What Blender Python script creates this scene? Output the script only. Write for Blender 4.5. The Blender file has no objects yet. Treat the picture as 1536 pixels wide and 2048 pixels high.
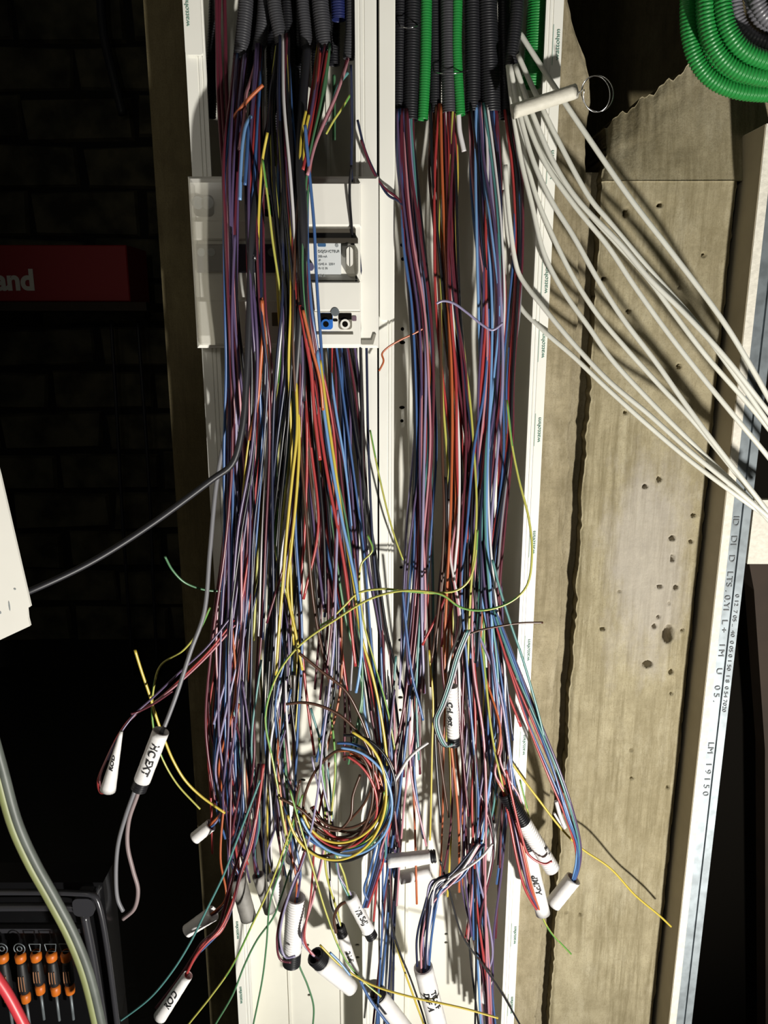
import bpy, math, random
import numpy as np
from mathutils import Vector, Matrix
random.seed(7); np.random.seed(7)
scene = bpy.context.scene
C = scene.collection

# ------------------------------------------------------------------ camera, world, light, exposure
F = 1538.0
CAM = Vector((0.0, -1.10, 1.60)); PITCH = math.radians(13.7)
cam_d = bpy.data.cameras.new('camera'); cam = bpy.data.objects.new('camera', cam_d); C.objects.link(cam)
cam_d.sensor_fit = 'HORIZONTAL'; cam_d.sensor_width = 36.0; cam_d.lens = 36.0*F/1536.0
cam_d.clip_start = 0.02
cam.location = CAM; cam.rotation_euler = (math.pi/2-PITCH, 0, 0)
scene.camera = cam
world = bpy.data.worlds.new('world'); scene.world = world; world.use_nodes = True
bg = world.node_tree.nodes['Background']; bg.inputs[0].default_value = (0.80, 0.86, 0.72, 1); bg.inputs[1].default_value = 0.012
LAMP = Vector((0.88, -1.72, 0.12))
ld = bpy.data.lights.new('work_lamp_light', 'SPOT'); lo = bpy.data.objects.new('work_lamp_light', ld); C.objects.link(lo)
lo.location = LAMP; ld.energy = 235; ld.spot_size = math.radians(112); ld.spot_blend = 1.0; ld.shadow_soft_size = 0.05
ld.color = (1.0, 0.965, 0.89)
lo.rotation_euler = (Vector((0.0, 0.0, 2.05))-LAMP).to_track_quat('-Z', 'Y').to_euler()
l2 = bpy.data.lights.new('room_lamp_light', 'POINT'); l2o = bpy.data.objects.new('room_lamp_light', l2); C.objects.link(l2o)
l2o.location = (-0.75, -2.3, 2.25); l2.energy = 8; l2.shadow_soft_size = .12; l2.color = (1.0, .96, .88)  # unseen weak light added behind the camera to fill the shadows
scene.view_settings.view_transform = 'Standard'; scene.view_settings.look = 'None'
scene.view_settings.gamma = 1.0; scene.view_settings.use_curve_mapping = False
scene.view_settings.exposure = 0.42

# ------------------------------------------------------------------ helpers
FWD = Vector((0, math.cos(PITCH), -math.sin(PITCH))); UP = Vector((0, math.sin(PITCH), math.cos(PITCH)))
def P(px, py, Y=0.0):
    """point of the place seen at photo position (px, py) on the vertical plane y = Y"""
    d = FWD + Vector((1, 0, 0))*((px-768.0)/F) + UP*((1024.0-py)/F)
    return CAM + d*((Y-CAM.y)/d.y)
def PW(wpx, p):  # width in metres of wpx photo pixels at point p
    return wpx/F*((p-CAM).dot(FWD))
def X(px, Y=0.0, py=1000): return P(px, py, Y).x
def Z(py, Y=0.0): return P(768, py, Y).z

def lin(h):
    h = h.lstrip('#'); v = [int(h[i:i+2], 16)/255 for i in (0, 2, 4)]
    return tuple((c/12.92 if c <= .04045 else ((c+.055)/1.055)**2.4) for c in v)+(1,)
def mat(name, col, rough=0.5, metal=0.0, noise=0.0, nscale=40, bump=0.0, bscale=200, spec=0.5, alpha=None, col2=None, coat=0):
    m = bpy.data.materials.new(name); m.use_nodes = True
    nt = m.node_tree; b = nt.nodes['Principled BSDF']
    c = lin(col) if isinstance(col, str) else col
    b.inputs['Base Color'].default_value = c; b.inputs['Roughness'].default_value = rough; b.inputs['Metallic'].default_value = metal
    b.inputs['Specular IOR Level'].default_value = spec
    if coat: b.inputs['Coat Weight'].default_value = coat
    tc = nt.nodes.new('ShaderNodeTexCoord')
    if noise or col2:
        n = nt.nodes.new('ShaderNodeTexNoise'); n.inputs['Scale'].default_value = nscale; n.inputs['Detail'].default_value = 4
        nt.links.new(tc.outputs['Object'], n.inputs['Vector'])
        mx = nt.nodes.new('ShaderNodeMix'); mx.data_type = 'RGBA'
        mx.inputs[6].default_value = c
        mx.inputs[7].default_value = lin(col2) if col2 else tuple(x*(1-noise) for x in c[:3])+(1,)
        r = nt.nodes.new('ShaderNodeMapRange'); r.inputs[1].default_value = .38; r.inputs[2].default_value = .65
        nt.links.new(n.outputs[0], r.inputs[0]); nt.links.new(r.outputs[0], mx.inputs[0]); nt.links.new(mx.outputs[2], b.inputs['Base Color'])
    if bump:
        n2 = nt.nodes.new('ShaderNodeTexNoise'); n2.inputs['Scale'].default_value = bscale; n2.inputs['Detail'].default_value = 3
        nt.links.new(tc.outputs['Object'], n2.inputs['Vector'])
        bp = nt.nodes.new('ShaderNodeBump'); bp.inputs['Strength'].default_value = bump; bp.inputs['Distance'].default_value = .002
        nt.links.new(n2.outputs[0], bp.inputs['Height']); nt.links.new(bp.outputs[0], b.inputs['Normal'])
    if alpha is not None: b.inputs['Alpha'].default_value = alpha
    return m

def obj(name, verts, faces, m, parent=None, smooth=False, fm=None):
    me = bpy.data.meshes.new(name); me.from_pydata([tuple(v) for v in verts], [], faces)
    mats = m if isinstance(m, (list, tuple)) else [m]
    for k in mats: me.materials.append(k)
    if fm is not None: me.polygons.foreach_set('material_index', fm)
    if smooth: me.polygons.foreach_set('use_smooth', [True]*len(me.polygons))
    me.update()
    o = bpy.data.objects.new(name, me); C.objects.link(o)
    if parent is not None:
        o.parent = parent; o.matrix_parent_inverse = parent.matrix_world.inverted() if False else Matrix.Translation(-Vector(parent.location))
    return o
def empty(name, loc):
    o = bpy.data.objects.new(name, None); o.empty_display_size = .02; C.objects.link(o); o.location = loc; return o
def tag(o, label=None, cat=None, group=None, kind=None):
    if label: o['label'] = label
    if cat: o['category'] = cat
    if group: o['group'] = group
    if kind: o['kind'] = kind
    return o

class MB:
    def __init__(s): s.v = []; s.f = []
    def add(s, v, f):
        b = len(s.v); s.v += [Vector(x) for x in v]; s.f += [tuple(i+b for i in q) for q in f]; return s
    def box(s, x0, x1, y0, y1, z0, z1, bev=0.0):
        if bev > 0:
            # box with chamfered front (min y) edges
            b = bev
            o = [(x0, y1, z0), (x1, y1, z0), (x1, y1, z1), (x0, y1, z1), (x0, y0+b, z0), (x1, y0+b, z0), (x1, y0+b, z1), (x0, y0+b, z1),
                 (x0+b, y0, z0+b), (x1-b, y0, z0+b), (x1-b, y0, z1-b), (x0+b, y0, z1-b)]
            return s.add(o, [(3, 2, 1, 0), (0, 1, 5, 4), (1, 2, 6, 5), (2, 3, 7, 6), (3, 0, 4, 7), (4, 5, 9, 8), (5, 6, 10, 9), (6, 7, 11, 10), (7, 4, 8, 11), (8, 9, 10, 11)])
        o = [(x0, y0, z0), (x1, y0, z0), (x1, y1, z0), (x0, y1, z0), (x0, y0, z1), (x1, y0, z1), (x1, y1, z1), (x0, y1, z1)]
        return s.add(o, [(3, 2, 1, 0), (4, 5, 6, 7), (0, 1, 5, 4), (1, 2, 6, 5), (2, 3, 7, 6), (3, 0, 4, 7)])
    def prism(s, poly, z0, z1):      # polygon in xy extruded along z
        n = len(poly); v = [(x, y, z0) for x, y in poly]+[(x, y, z1) for x, y in poly]
        f = [tuple(range(n))[::-1], tuple(range(n, 2*n))]+[(i, (i+1) % n, n+(i+1) % n, n+i) for i in range(n)]
        return s.add(v, f)
    def prism_y(s, poly, y0, y1):    # polygon in xz extruded along y (y0 = front)
        n = len(poly); v = [(x, y0, z) for x, z in poly]+[(x, y1, z) for x, z in poly]
        f = [tuple(range(n)), tuple(range(n, 2*n))[::-1]]+[((i+1) % n, i, n+i, n+(i+1) % n) for i in range(n)]
        return s.add(v, f)
    def build(s, name, m, parent=None, smooth=False): return obj(name, s.v, s.f, m, parent, smooth)

def rrect(x0, x1, z0, z1, r, k=5):
    p = []
    for cx, cz, a0 in ((x1-r, z1-r, 0), (x0+r, z1-r, 90), (x0+r, z0+r, 180), (x1-r, z0+r, 270)):
        for i in range(k+1):
            a = math.radians(a0+90*i/k); p.append((cx+r*math.cos(a), cz+r*math.sin(a)))
    return p
def disc(cx, cz, r, k=14, sx=1.0): return [(cx+r*sx*math.cos(2*math.pi*i/k), cz+r*math.sin(2*math.pi*i/k)) for i in range(k)]

def spline(pts, n):
    """centripetal-ish Catmull-Rom through pts, n samples"""
    p = np.array([tuple(q) for q in pts], float)
    if len(p) == 2: p = np.array([p[0], (p[0]+p[1])/2, p[1]])
    d = np.maximum(np.linalg.norm(np.diff(p, axis=0), axis=1), 1e-6)**0.5
    t = np.concatenate([[0], np.cumsum(d)])
    m = np.zeros_like(p)
    m[1:-1] = ((p[1:-1]-p[:-2])/d[:-1, None]*d[1:, None]+(p[2:]-p[1:-1])/d[1:, None]*d[:-1, None])/(d[:-1]+d[1:])[:, None]
    m[0] = (p[1]-p[0])/d[0]; m[-1] = (p[-1]-p[-2])/d[-1]
    tt = np.linspace(0, t[-1], n); i = np.clip(np.searchsorted(t, tt, side='right')-1, 0, len(d)-1)
    h = d[i][:, None]; u = ((tt-t[i])/d[i])[:, None]
    return ((2*u**3-3*u**2+1)*p[i]+(u**3-2*u**2+u)*h*m[i]+(-2*u**3+3*u**2)*p[i+1]+(u**3-u**2)*h*m[i+1])
def resample(path, step):
    s = np.concatenate([[0], np.cumsum(np.linalg.norm(np.diff(path, axis=0), axis=1))])
    n = max(2, int(round(s[-1]/step))+1); q = np.linspace(0, s[-1], n)
    return np.stack([np.interp(q, s, path[:, k]) for k in range(3)], 1)
def frames(path):
    t = np.gradient(path, axis=0); t /= np.maximum(np.linalg.norm(t, axis=1), 1e-9)[:, None]
    n = np.zeros_like(t); a = np.array([0, 1.0, 0]) if abs(t[0][1]) < .9 else np.array([1.0, 0, 0])
    n[0] = np.cross(t[0], a); n[0] /= np.linalg.norm(n[0])
    for k in range(1, len(t)):
        v = n[k-1]-t[k]*np.dot(n[k-1], t[k]); n[k] = v/max(np.linalg.norm(v), 1e-9)
    return t, n, np.cross(t, n)
def tube_data(path, r, k=7, caps=True):
    t, n, b = frames(path); m = len(path)
    r = np.full(m, r) if np.isscalar(r) else np.asarray(r)
    a = 2*np.pi*np.arange(k)/k
    v = path[:, None, :]+r[:, None, None]*(np.cos(a)[None, :, None]*n[:, None, :]+np.sin(a)[None, :, None]*b[:, None, :])
    v = v.reshape(-1, 3)
    f = [(i*k+j, i*k+(j+1) % k, (i+1)*k+(j+1) % k, (i+1)*k+j) for i in range(m-1) for j in range(k)]
    if caps: f += [tuple(range(k))[::-1], tuple((m-1)*k+j for j in range(k))]
    return v, f
def tube(name, pts, r, m, parent=None, n=None, k=7, stripe=None):
    n = n or max(10, min(90, 7*len(pts)))
    path = spline(pts, n); v, f = tube_data(path, r, k)
    fm = None
    if stripe:
        fm = [(1 if ((j+i//6) % k) < 2 else 0) for i in range(len(path)-1) for j in range(k)]+[0, 0]; m = [m, stripe]
    return obj(name, v, f, m, parent, True, fm)
def corrugated(name, pts, r, m, parent=None, pitch=.0036, depth=.10, k=14, open_start=False, open_end=True, inner=.02):
    base = resample(spline(pts, 60), pitch/4)
    t, nn, bb = frames(base)
    cyc = np.array([1.0, 1.0, 1-depth, 1-depth])
    rr = r*np.resize(cyc, len(base))
    path = base; q = max(2, int(inner/(pitch/4)))
    q = min(q, len(base)-1)
    rings = [(i, rr[i]) for i in range(len(base))]
    if open_end: rings += [(len(base)-1, r*.84)]+[(i, r*.82) for i in range(len(base)-2, len(base)-1-q, -4)]
    a = 2*np.pi*np.arange(k)/k
    v = np.concatenate([base[i]+R*(np.cos(a)[:, None]*nn[i]+np.sin(a)[:, None]*bb[i]) for i, R in rings])
    f = [(i*k+j, i*k+(j+1) % k, (i+1)*k+(j+1) % k, (i+1)*k+j) for i in range(len(rings)-1) for j in range(k)]
    f.append(tuple(range(k))[::-1]); f.append(tuple((len(rings)-1)*k+j for j in range(k)))
    return obj(name, v, f, m, parent, True)

def text_mesh(body, size, bold=0.0):
    cu = bpy.data.curves.new('lettering', 'FONT'); cu.body = body; cu.size = size; cu.align_x = 'CENTER'; cu.align_y = 'CENTER'; cu.extrude = 0; cu.offset = bold
    ob = bpy.data.objects.new('lettering_source', cu); C.objects.link(ob)
    bpy.context.view_layer.update(); dg = bpy.context.evaluated_depsgraph_get()
    me = bpy.data.meshes.new_from_object(ob.evaluated_get(dg))
    v = [Vector(q.co) for q in me.vertices]; f = [tuple(p.vertices) for p in me.polygons]
    bpy.data.objects.remove(ob); bpy.data.curves.remove(cu); bpy.data.meshes.remove(me)
    return v, f
def flat_text(body, size, origin, xdir, ydir, m, parent, name='lettering', bold=0, sx=1.0):
    v, f = text_mesh(body, size, bold)
    xd = Vector(xdir).normalized(); yd = Vector(ydir).normalized()
    V = [origin+xd*(q.x*sx)+yd*q.y for q in v]
    n = xd.cross(yd)*0.0004
    nv = len(V); V2 = V+[p+n for p in V]
    return obj(name, V2, f+[tuple(i+nv for i in q) for q in f], m, parent)

def vnoise(shape, cells, seed):
    rs = np.random.RandomState(seed); gx, gz = cells
    g = rs.rand(gz+2, gx+2)
    z = np.linspace(0, gz, shape[0], endpoint=False); x = np.linspace(0, gx, shape[1], endpoint=False)
    zi = z.astype(int); xi = x.astype(int); fz = (z-zi)[:, None]; fx = (x-xi)[None, :]
    fz = fz*fz*(3-2*fz); fx = fx*fx*(3-2*fx)
    A = g[np.ix_(zi, xi)]; B = g[np.ix_(zi, xi+1)]; D = g[np.ix_(zi+1, xi)]; E = g[np.ix_(zi+1, xi+1)]
    return (A*(1-fx)+B*fx)*(1-fz)+(D*(1-fx)+E*fx)*fz-.5

# ------------------------------------------------------------------ materials
def concrete(name, base, dark, pale, patch=None):
    m = bpy.data.materials.new(name); m.use_nodes = True; nt = m.node_tree; N = nt.nodes.new; L = nt.links.new
    b = nt.nodes['Principled BSDF']; b.inputs['Roughness'].default_value = .9; b.inputs['Specular IOR Level'].default_value = .2
    tc = N('ShaderNodeTexCoord')
    def noise(sc, vec_scale, detail=5, rough=.6):
        mp = N('ShaderNodeMapping'); mp.inputs['Scale'].default_value = vec_scale; L(tc.outputs['Object'], mp.inputs['Vector'])
        n = N('ShaderNodeTexNoise'); n.inputs['Scale'].default_value = sc; n.inputs['Detail'].default_value = detail; n.inputs['Roughness'].default_value = rough
        L(mp.outputs[0], n.inputs['Vector']); return n.outputs[0]
    def ramp(s, lo, hi):
        r = N('ShaderNodeMapRange'); r.inputs[1].default_value = lo; r.inputs[2].default_value = hi; L(s, r.inputs[0]); return r.outputs[0]
    def mix(f, a, c, fac=None):
        x = N('ShaderNodeMix'); x.data_type = 'RGBA'
        if fac is not None:
            mm = N('ShaderNodeMath'); mm.operation = 'MULTIPLY'; mm.inputs[1].default_value = fac; L(f, mm.inputs[0]); f = mm.outputs[0]
        L(f, x.inputs[0])
        for q, s in ((a, 6), (c, 7)):
            if isinstance(q, tuple): x.inputs[s].default_value = q
            else: L(q, x.inputs[s])
        return x.outputs[2]
    big = ramp(noise(5, (1, 1, .6), 6), .35, .65)
    col = mix(big, lin(base), lin(dark), .5)
    mott = ramp(noise(26, (1.3, 1, .8), 7, .72), .42, .62)
    col = mix(mott, col, lin(dark), .45)
    where = ramp(noise(5, (1.6, 1, .6), 3), .36, .54)
    grain = ramp(noise(24, (3.4, 1, .16), 9, .78), .46, .62)        # board marks, upright
    gm = N('ShaderNodeMath'); gm.operation = 'MULTIPLY'; L(grain, gm.inputs[0]); L(where, gm.inputs[1])
    col = mix(gm.outputs[0], col, lin(dark), .8)
    cross = ramp(noise(34, (.25, 1, 2.4), 7, .75), .54, .7)        # fine marks, level
    col = mix(cross, col, lin(dark), .34)
    pl = ramp(noise(16, (1.5, 1, .5), 8, .75), .5, .72)
    col = mix(pl, col, lin(pale), .55)
    fine = ramp(noise(520, (1, 1, 1), 3, .6), .52, .7)
    col = mix(fine, col, lin(dark), .5)
    if patch:
        (cx, cz, rx, rz) = patch
        mp = N('ShaderNodeMapping'); mp.inputs['Location'].default_value = (-cx/rx, 0, -cz/rz); mp.inputs['Scale'].default_value = (1/rx, 0, 1/rz)
        L(tc.outputs['Object'], mp.inputs['Vector'])
        ln = N('ShaderNodeVectorMath'); ln.operation = 'LENGTH'; L(mp.outputs[0], ln.inputs[0])
        ad = N('ShaderNodeMath'); ad.operation = 'MULTIPLY_ADD'; ad.inputs[1].default_value = 2.2; L(noise(9, (2, 1, .8), 6, .7), ad.inputs[0]); L(ln.outputs['Value'], ad.inputs[2])
        pm = ramp(ad.outputs[0], 2.15, 1.55)
        col = mix(pm, col, lin('#b4aeaa'), .5)
        col = mix(gm.outputs[0], col, lin(dark), .3)
    L(col, b.inputs['Base Color'])
    bp = N('ShaderNodeBump'); bp.inputs['Strength'].default_value = .5; bp.inputs['Distance'].default_value = .0012
    L(noise(300, (1, 1, .6), 4, .7), bp.inputs['Height']); L(bp.outputs[0], b.inputs['Normal'])
    return m
patch_c = P(1292, 1130, 0.0)
M_conc = concrete('formwork_concrete', '#aca286', '#776d52', '#beb69e', (patch_c.x, patch_c.z, .075, .20))
M_conc_rough = concrete('rough_concrete', '#a89d82', '#71674f', '#bbb199')
M_conc_dark = concrete('grey_concrete', '#6b6248', '#4a4230', '#786f54')  # same concrete with the shade put into its colour
M_pvc = mat('white_pvc', '#e9e7dc', .42, noise=.05, nscale=12, bump=.03, bscale=500)
M_pvc2 = mat('white_pvc_lip', '#efeee6', .35, noise=.04, nscale=10)
M_panel = mat('white_abs', '#eceae2', .4, noise=.03, nscale=20)
M_clear = mat('smoky_clear_plastic', '#7f7c70', .15, alpha=.55)
M_dark = mat('dark_void_plastic', '#12100d', 1.0, spec=.05)  # near-black standing in for the darkness inside openings and the void
M_ink = mat('ink_grey', '#8f9496', .7)
M_green_ink = mat('green_print', '#7fa396', .6)
M_marker = mat('black_marker_ink', '#17171b', .6)
M_dot = mat('dot_print', '#6d7276', .6)
M_black = mat('black_corrugated', '#1c1c20', .42, spec=.4)
M_grey = mat('grey_corrugated', '#3a3a3e', .45, spec=.4)
M_navy = mat('navy_corrugated', '#1c2453', .4)
M_green = mat('green_corrugated', '#1f8038', .4, spec=.5)
M_greyc = mat('coil_grey', '#6b6a70', .35)
M_bcable = mat('black_cable', '#232328', .45)
M_gcable = mat('grey_cable', '#75757a', .45)
M_wcable = mat('white_cable_jacket', '#dcdcd2', .45, noise=.05, nscale=60)
M_tape = mat('white_tape', '#ebe9e8', .5, noise=.05, nscale=60, bump=.15, bscale=180)
M_steel = mat('bright_steel_wire', '#d8d8dc', .22, 1.0)
M_galv = mat('galvanised_steel', '#848c91', .5, .5, noise=.3, nscale=55)
M_plaster = mat('plaster_edge', '#e4dfd2', .9, noise=.12, nscale=150, bump=.5, bscale=120)
M_paper = mat('plasterboard_paper', '#a59b86', .85, noise=.08, nscale=30)
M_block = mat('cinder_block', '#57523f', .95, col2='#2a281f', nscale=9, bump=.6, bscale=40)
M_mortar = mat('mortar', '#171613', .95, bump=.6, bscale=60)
M_red_box = mat('red_card', '#94101a', .6)
M_white_print = mat('white_print', '#d8d5cc', .6)
M_blackbox = mat('black_case_plastic', '#0d0d0f', .35, coat=.2)
M_caserim = mat('case_rim_plastic', '#333337', .22)
M_orange = mat('orange_plastic', '#c86818', .45)
M_toolblack = mat('black_rubber', '#111113', .55)
M_bluepl = mat('blue_terminal', '#2c6fc4', .4)
M_wood = mat('brown_timber', '#33261a', .8, noise=.3, nscale=15)
M_ygc = mat('yellow_green_jacket', '#858b5c', .5, noise=.15, nscale=30)
M_greyjacket = mat('grey_jacket', '#5f655f', .5, noise=.2, nscale=40)
M_grip = mat('brown_grip', '#9a6a48', .5)
M_pink = mat('red_cable_jacket', '#cf3b45', .4)
M_label = mat('printed_label', '#d6dadb', .6)
WC = {'red': '#a53a3a', 'dark red': '#5b2431', 'violet': '#514264', 'blue': '#3f5f92', 'light blue': '#6f97c6', 'navy': '#20263f', 'black': '#151519',
      'white': '#d6d3d4', 'grey': '#84838a', 'orange': '#b35d36', 'yellow': '#c6b146', 'brown': '#4a2f22', 'green': '#4d7a56', 'teal': '#4f8280', 'pink': '#b8808a', 'lilac': '#8d86a6', 'yellow-green': '#b2b056'}
MW = {k: mat(k.replace(' ', '_').replace('-', '_')+'_insulation', v, .3, spec=.6) for k, v in WC.items()}
M_earth_green = mat('earth_green_stripe', '#5b9443', .4)

# ------------------------------------------------------------------ setting
def heightfield(name, x0, x1, z0, z1, Y, res, m, depth=.06, amp=.0012, edge=.003, seed=1, pits=(), bow=None, warp=None, grain=0.0004):
    mask = None
    nx = max(4, int((x1-x0)/res)); nz = max(4, int((z1-z0)/res))
    xs = np.linspace(x0, x1, nx); zs = np.linspace(z0, z1, nz)
    XX, ZZ = np.meshgrid(xs, zs)
    h = amp*(vnoise((nz, nx), (max(2, nx//30), max(2, nz//40)), seed)*2+vnoise((nz, nx), (max(2, nx//8), max(2, nz//9)), seed+1))
    h += grain*2*vnoise((nz, nx), (max(2, nx//3), max(2, nz//40)), seed+2)+grain*vnoise((nz, nx), (max(2, nx//2), max(2, nz//2)), seed+3)
    YY = Y-h
    eL = edge*(vnoise((nz, 1), (1, max(2, nz//14)), seed+4)+.6*vnoise((nz, 1), (1, max(2, nz//4)), seed+5))[:, 0]
    eR = edge*(vnoise((nz, 1), (1, max(2, nz//14)), seed+6)+.6*vnoise((nz, 1), (1, max(2, nz//4)), seed+7))[:, 0]
    w = np.linspace(0, 1, nx)[None, :]
    XX = XX+eL[:, None]*(1-w)**6+eR[:, None]*w**6
    # worn, rounded upright edges
    dl = np.minimum(XX-x0, x1-XX); YY = YY+np.where(dl < .006, (.006-np.clip(dl, 0, .006))**2/.006*.8, 0)
    for (qx, qz, ra, rb, dp) in pits:
        d = ((XX-qx)/ra)**2+((ZZ-qz)/rb)**2
        YY = YY+dp*np.clip(1.25-d, 0, 1)**.7*(d < 1.25)
    if bow is not None: YY = YY+bow(XX, ZZ)
    if warp is not None: XX, ZZ = warp(XX, ZZ)
    v = np.stack([XX, YY, ZZ], -1).reshape(-1, 3)
    keep = np.ones((nz-1, nx-1), bool)
    if mask is not None: keep = mask(XX[:-1, :-1], ZZ[:-1, :-1])
    ii, jj = np.nonzero(keep)
    a = ii*nx+jj
    f = np.stack([a, a+1, a+nx+1, a+nx], 1).tolist()
    nv = len(v)
    # skirt at the two upright edges, the top and the foot
    ring = [i*nx for i in range(nz)]+[(nz-1)*nx+j for j in range(1, nx)]+[i*nx+nx-1 for i in range(nz-2, -1, -1)]+[j for j in range(nx-2, 0, -1)]
    if mask is None:
        bk = v[ring].copy(); bk[:, 1] = Y+depth; v = np.concatenate([v, bk]); R = len(ring)
        f += [(ring[i], nv+i, nv+(i+1) % R, ring[(i+1) % R]) for i in range(R)]
        f.append(tuple(nv+i for i in range(R)))
    return obj(name, v, f, m, None, True)

ZB, ZT = 0.0, 2.6
def pit(px, py, w, h, dp=.016): 
    p = P(px, py, 0); k = 1 if w > 15 else .82; return (p.x, p.z, k*PW(w, p)/2, k*PW(h, p)/2, dp)
pits = [pit(1252, 425, 14, 18), pit(1320, 410, 11, 8), pit(1290, 972, 12, 9), pit(1318, 958, 9, 13), pit(1386, 1030, 8, 9), pit(1344, 1076, 13, 12), pit(1381, 1083, 8, 9),
        pit(1345, 1117, 8, 18), pit(1319, 1173, 11, 8), pit(1351, 1174, 10, 10), pit(1316, 1234, 7, 8), pit(1308, 1252, 8, 12), pit(1336, 1268, 20, 36, .02), pit(1295, 1328, 18, 14), pit(1342, 1344, 9, 12),
        pit(1343, 1387, 6, 7), pit(1358, 732, 10, 10), pit(1257, 622, 9, 8), pit(1408, 510, 10, 10), pit(1250, 825, 7, 6), pit(1262, 1500, 6, 7), pit(1263, 1555, 6, 7), pit(1335, 1574, 7, 7),
        pit(1238, 1183, 6, 6), pit(1205, 1258, 14, 5), pit(1338, 1207, 6, 6), pit(1364, 1260, 6, 6), pit(1208, 557, 12, 10), pit(1298, 540, 8, 8), pit(1360, 575, 7, 7), pit(1160, 1830, 7, 9), pit(1133, 1826, 6, 6)]
xa0 = X(757, .006); xa1 = X(1133, .006)
xc0 = X(1166, 0); xc1 = X(1412, 0)
zc_top = Z(362, 0)
# backing concrete behind the trunking and its rough right-hand edge
xl = X(352, .05)
def strip_warp(XX, ZZ):
    zt = Z(160, 0); zz = Z(20, 0); xa = X(1010, .006)
    lim = xa1-np.clip((ZZ-zt)/(zz-zt), 0, 1.6)*.030
    return xa+(XX-xa)*(lim-xa)/(xa1-xa), ZZ
o = heightfield('wall_back', X(1010, .006), xa1, ZB, ZT, .006, .0026, M_conc_rough, amp=.0022, edge=.006, seed=11, warp=strip_warp, grain=.0007)
tag(o, kind='structure', label='rough concrete strip beside the right-hand trunking')
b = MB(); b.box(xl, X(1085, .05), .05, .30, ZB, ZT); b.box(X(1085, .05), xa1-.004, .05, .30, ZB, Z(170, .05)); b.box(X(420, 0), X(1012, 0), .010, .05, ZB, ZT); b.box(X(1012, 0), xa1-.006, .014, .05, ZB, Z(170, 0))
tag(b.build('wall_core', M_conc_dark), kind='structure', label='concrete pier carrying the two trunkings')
b = MB(); b.box(xa1-.01, xc0+.02, .03, .20, ZB, Z(345, .03))
tag(b.build('wall_joint', M_conc_rough), kind='structure', label='dark recessed joint between the concrete strip and the pier')
def slopeback(XX, ZZ): return np.clip(ZZ-zc_top, 0, None)*.22-.0015
def flare_warp(XX, ZZ):
    a = P(1213, 238, .05); c = P(1374, 128, .09); ztm = Z(90, .09)
    lim = np.where(XX < c.x, a.z+(XX-a.x)*(c.z-a.z)/(c.x-a.x), c.z)+.003*np.sin(XX*210)+.002*np.sin(XX*530)
    return XX+.012*np.clip((ZZ-zc_top)/(ztm-zc_top), 0, 1), zc_top+(ZZ-zc_top)*(lim-zc_top)/(ztm-zc_top)
o = heightfield('wall_pier', xc0, xc1, ZB, zc_top, 0.0, .0022, M_conc, amp=.0011, edge=.004, seed=31, pits=pits, depth=.2)
tag(o, kind='structure', label='board-marked concrete pier with small blow holes')
o = heightfield('wall_pier_head', xc0, X(1620, 0), zc_top, Z(90, .09), 0.0, .003, M_conc, amp=.0014, edge=.004, seed=51, grain=.0002, bow=slopeback, warp=flare_warp, depth=.2)
tag(o, kind='structure', label='sloping concrete head above the pier')
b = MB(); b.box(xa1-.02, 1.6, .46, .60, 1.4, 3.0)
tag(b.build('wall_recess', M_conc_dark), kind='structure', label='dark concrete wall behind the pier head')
# block wall in the dark on the left
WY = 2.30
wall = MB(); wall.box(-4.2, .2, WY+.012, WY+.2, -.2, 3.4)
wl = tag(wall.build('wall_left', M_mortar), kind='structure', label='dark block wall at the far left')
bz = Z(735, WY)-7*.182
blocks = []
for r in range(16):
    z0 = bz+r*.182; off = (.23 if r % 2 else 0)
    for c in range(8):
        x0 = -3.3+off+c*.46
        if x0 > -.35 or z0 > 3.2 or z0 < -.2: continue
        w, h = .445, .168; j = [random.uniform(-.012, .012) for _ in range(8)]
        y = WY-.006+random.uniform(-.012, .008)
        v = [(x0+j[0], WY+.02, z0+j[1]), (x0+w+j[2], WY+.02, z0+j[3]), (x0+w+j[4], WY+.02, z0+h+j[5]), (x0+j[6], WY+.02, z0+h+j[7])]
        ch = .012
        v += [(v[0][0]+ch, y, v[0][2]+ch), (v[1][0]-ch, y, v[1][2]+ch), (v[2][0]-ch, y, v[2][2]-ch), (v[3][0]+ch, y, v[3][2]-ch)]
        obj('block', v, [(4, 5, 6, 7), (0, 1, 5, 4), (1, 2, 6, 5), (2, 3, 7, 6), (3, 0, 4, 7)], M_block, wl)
b = MB(); b.box(-4, 4, -4, 4, -.06, 0)
tag(b.build('floor', M_mortar), kind='structure', label='bare concrete floor')

b = MB(); b.box(-1.56, -1.5, -3.2, .9, 0, 3.0)  # unseen wall added to bounce lamp light onto left-facing faces
tag(b.build('wall_side', mat('bare_plaster', '#d9d3c4', .9)), kind='structure', label='pale plaster wall left of the viewer, out of the picture')
# partition end: plasterboard leaf and galvanised stud
PY = -.05
xp0, xp1 = X(1453, PY, 990), X(1469, PY, 990); xs1 = X(1507, PY, 990)
zpt = P(1517, 247, PY).z
b = MB(); b.box(xp0, xp1, PY, .32, ZB, zpt)
pb = b.build('partition_board', [M_plaster]); tag(pb, 'beige plasterboard leaf with white cut edge, right of the concrete pier', 'plasterboard')
b = MB(); b.box(xp0-.0012, xp0-.0002, PY+.0008, .32, ZB, zpt-.001); b.build('paper_face', M_paper, pb)
w = xs1-xp1
prof = [(0, .012), (0, 0), (.42, 0), (.45, .0035), (.55, .0035), (.58, 0), (1, 0), (1, .05), (.96, .05), (.96, .004), (.6, .004), (.56, .0075), (.44, .0075), (.40, .004), (.04, .004), (.04, .012)]
b = MB(); b.prism([(xp1+.0006+u*w, PY+.002+y) for u, y in prof], ZB, zpt)
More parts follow.
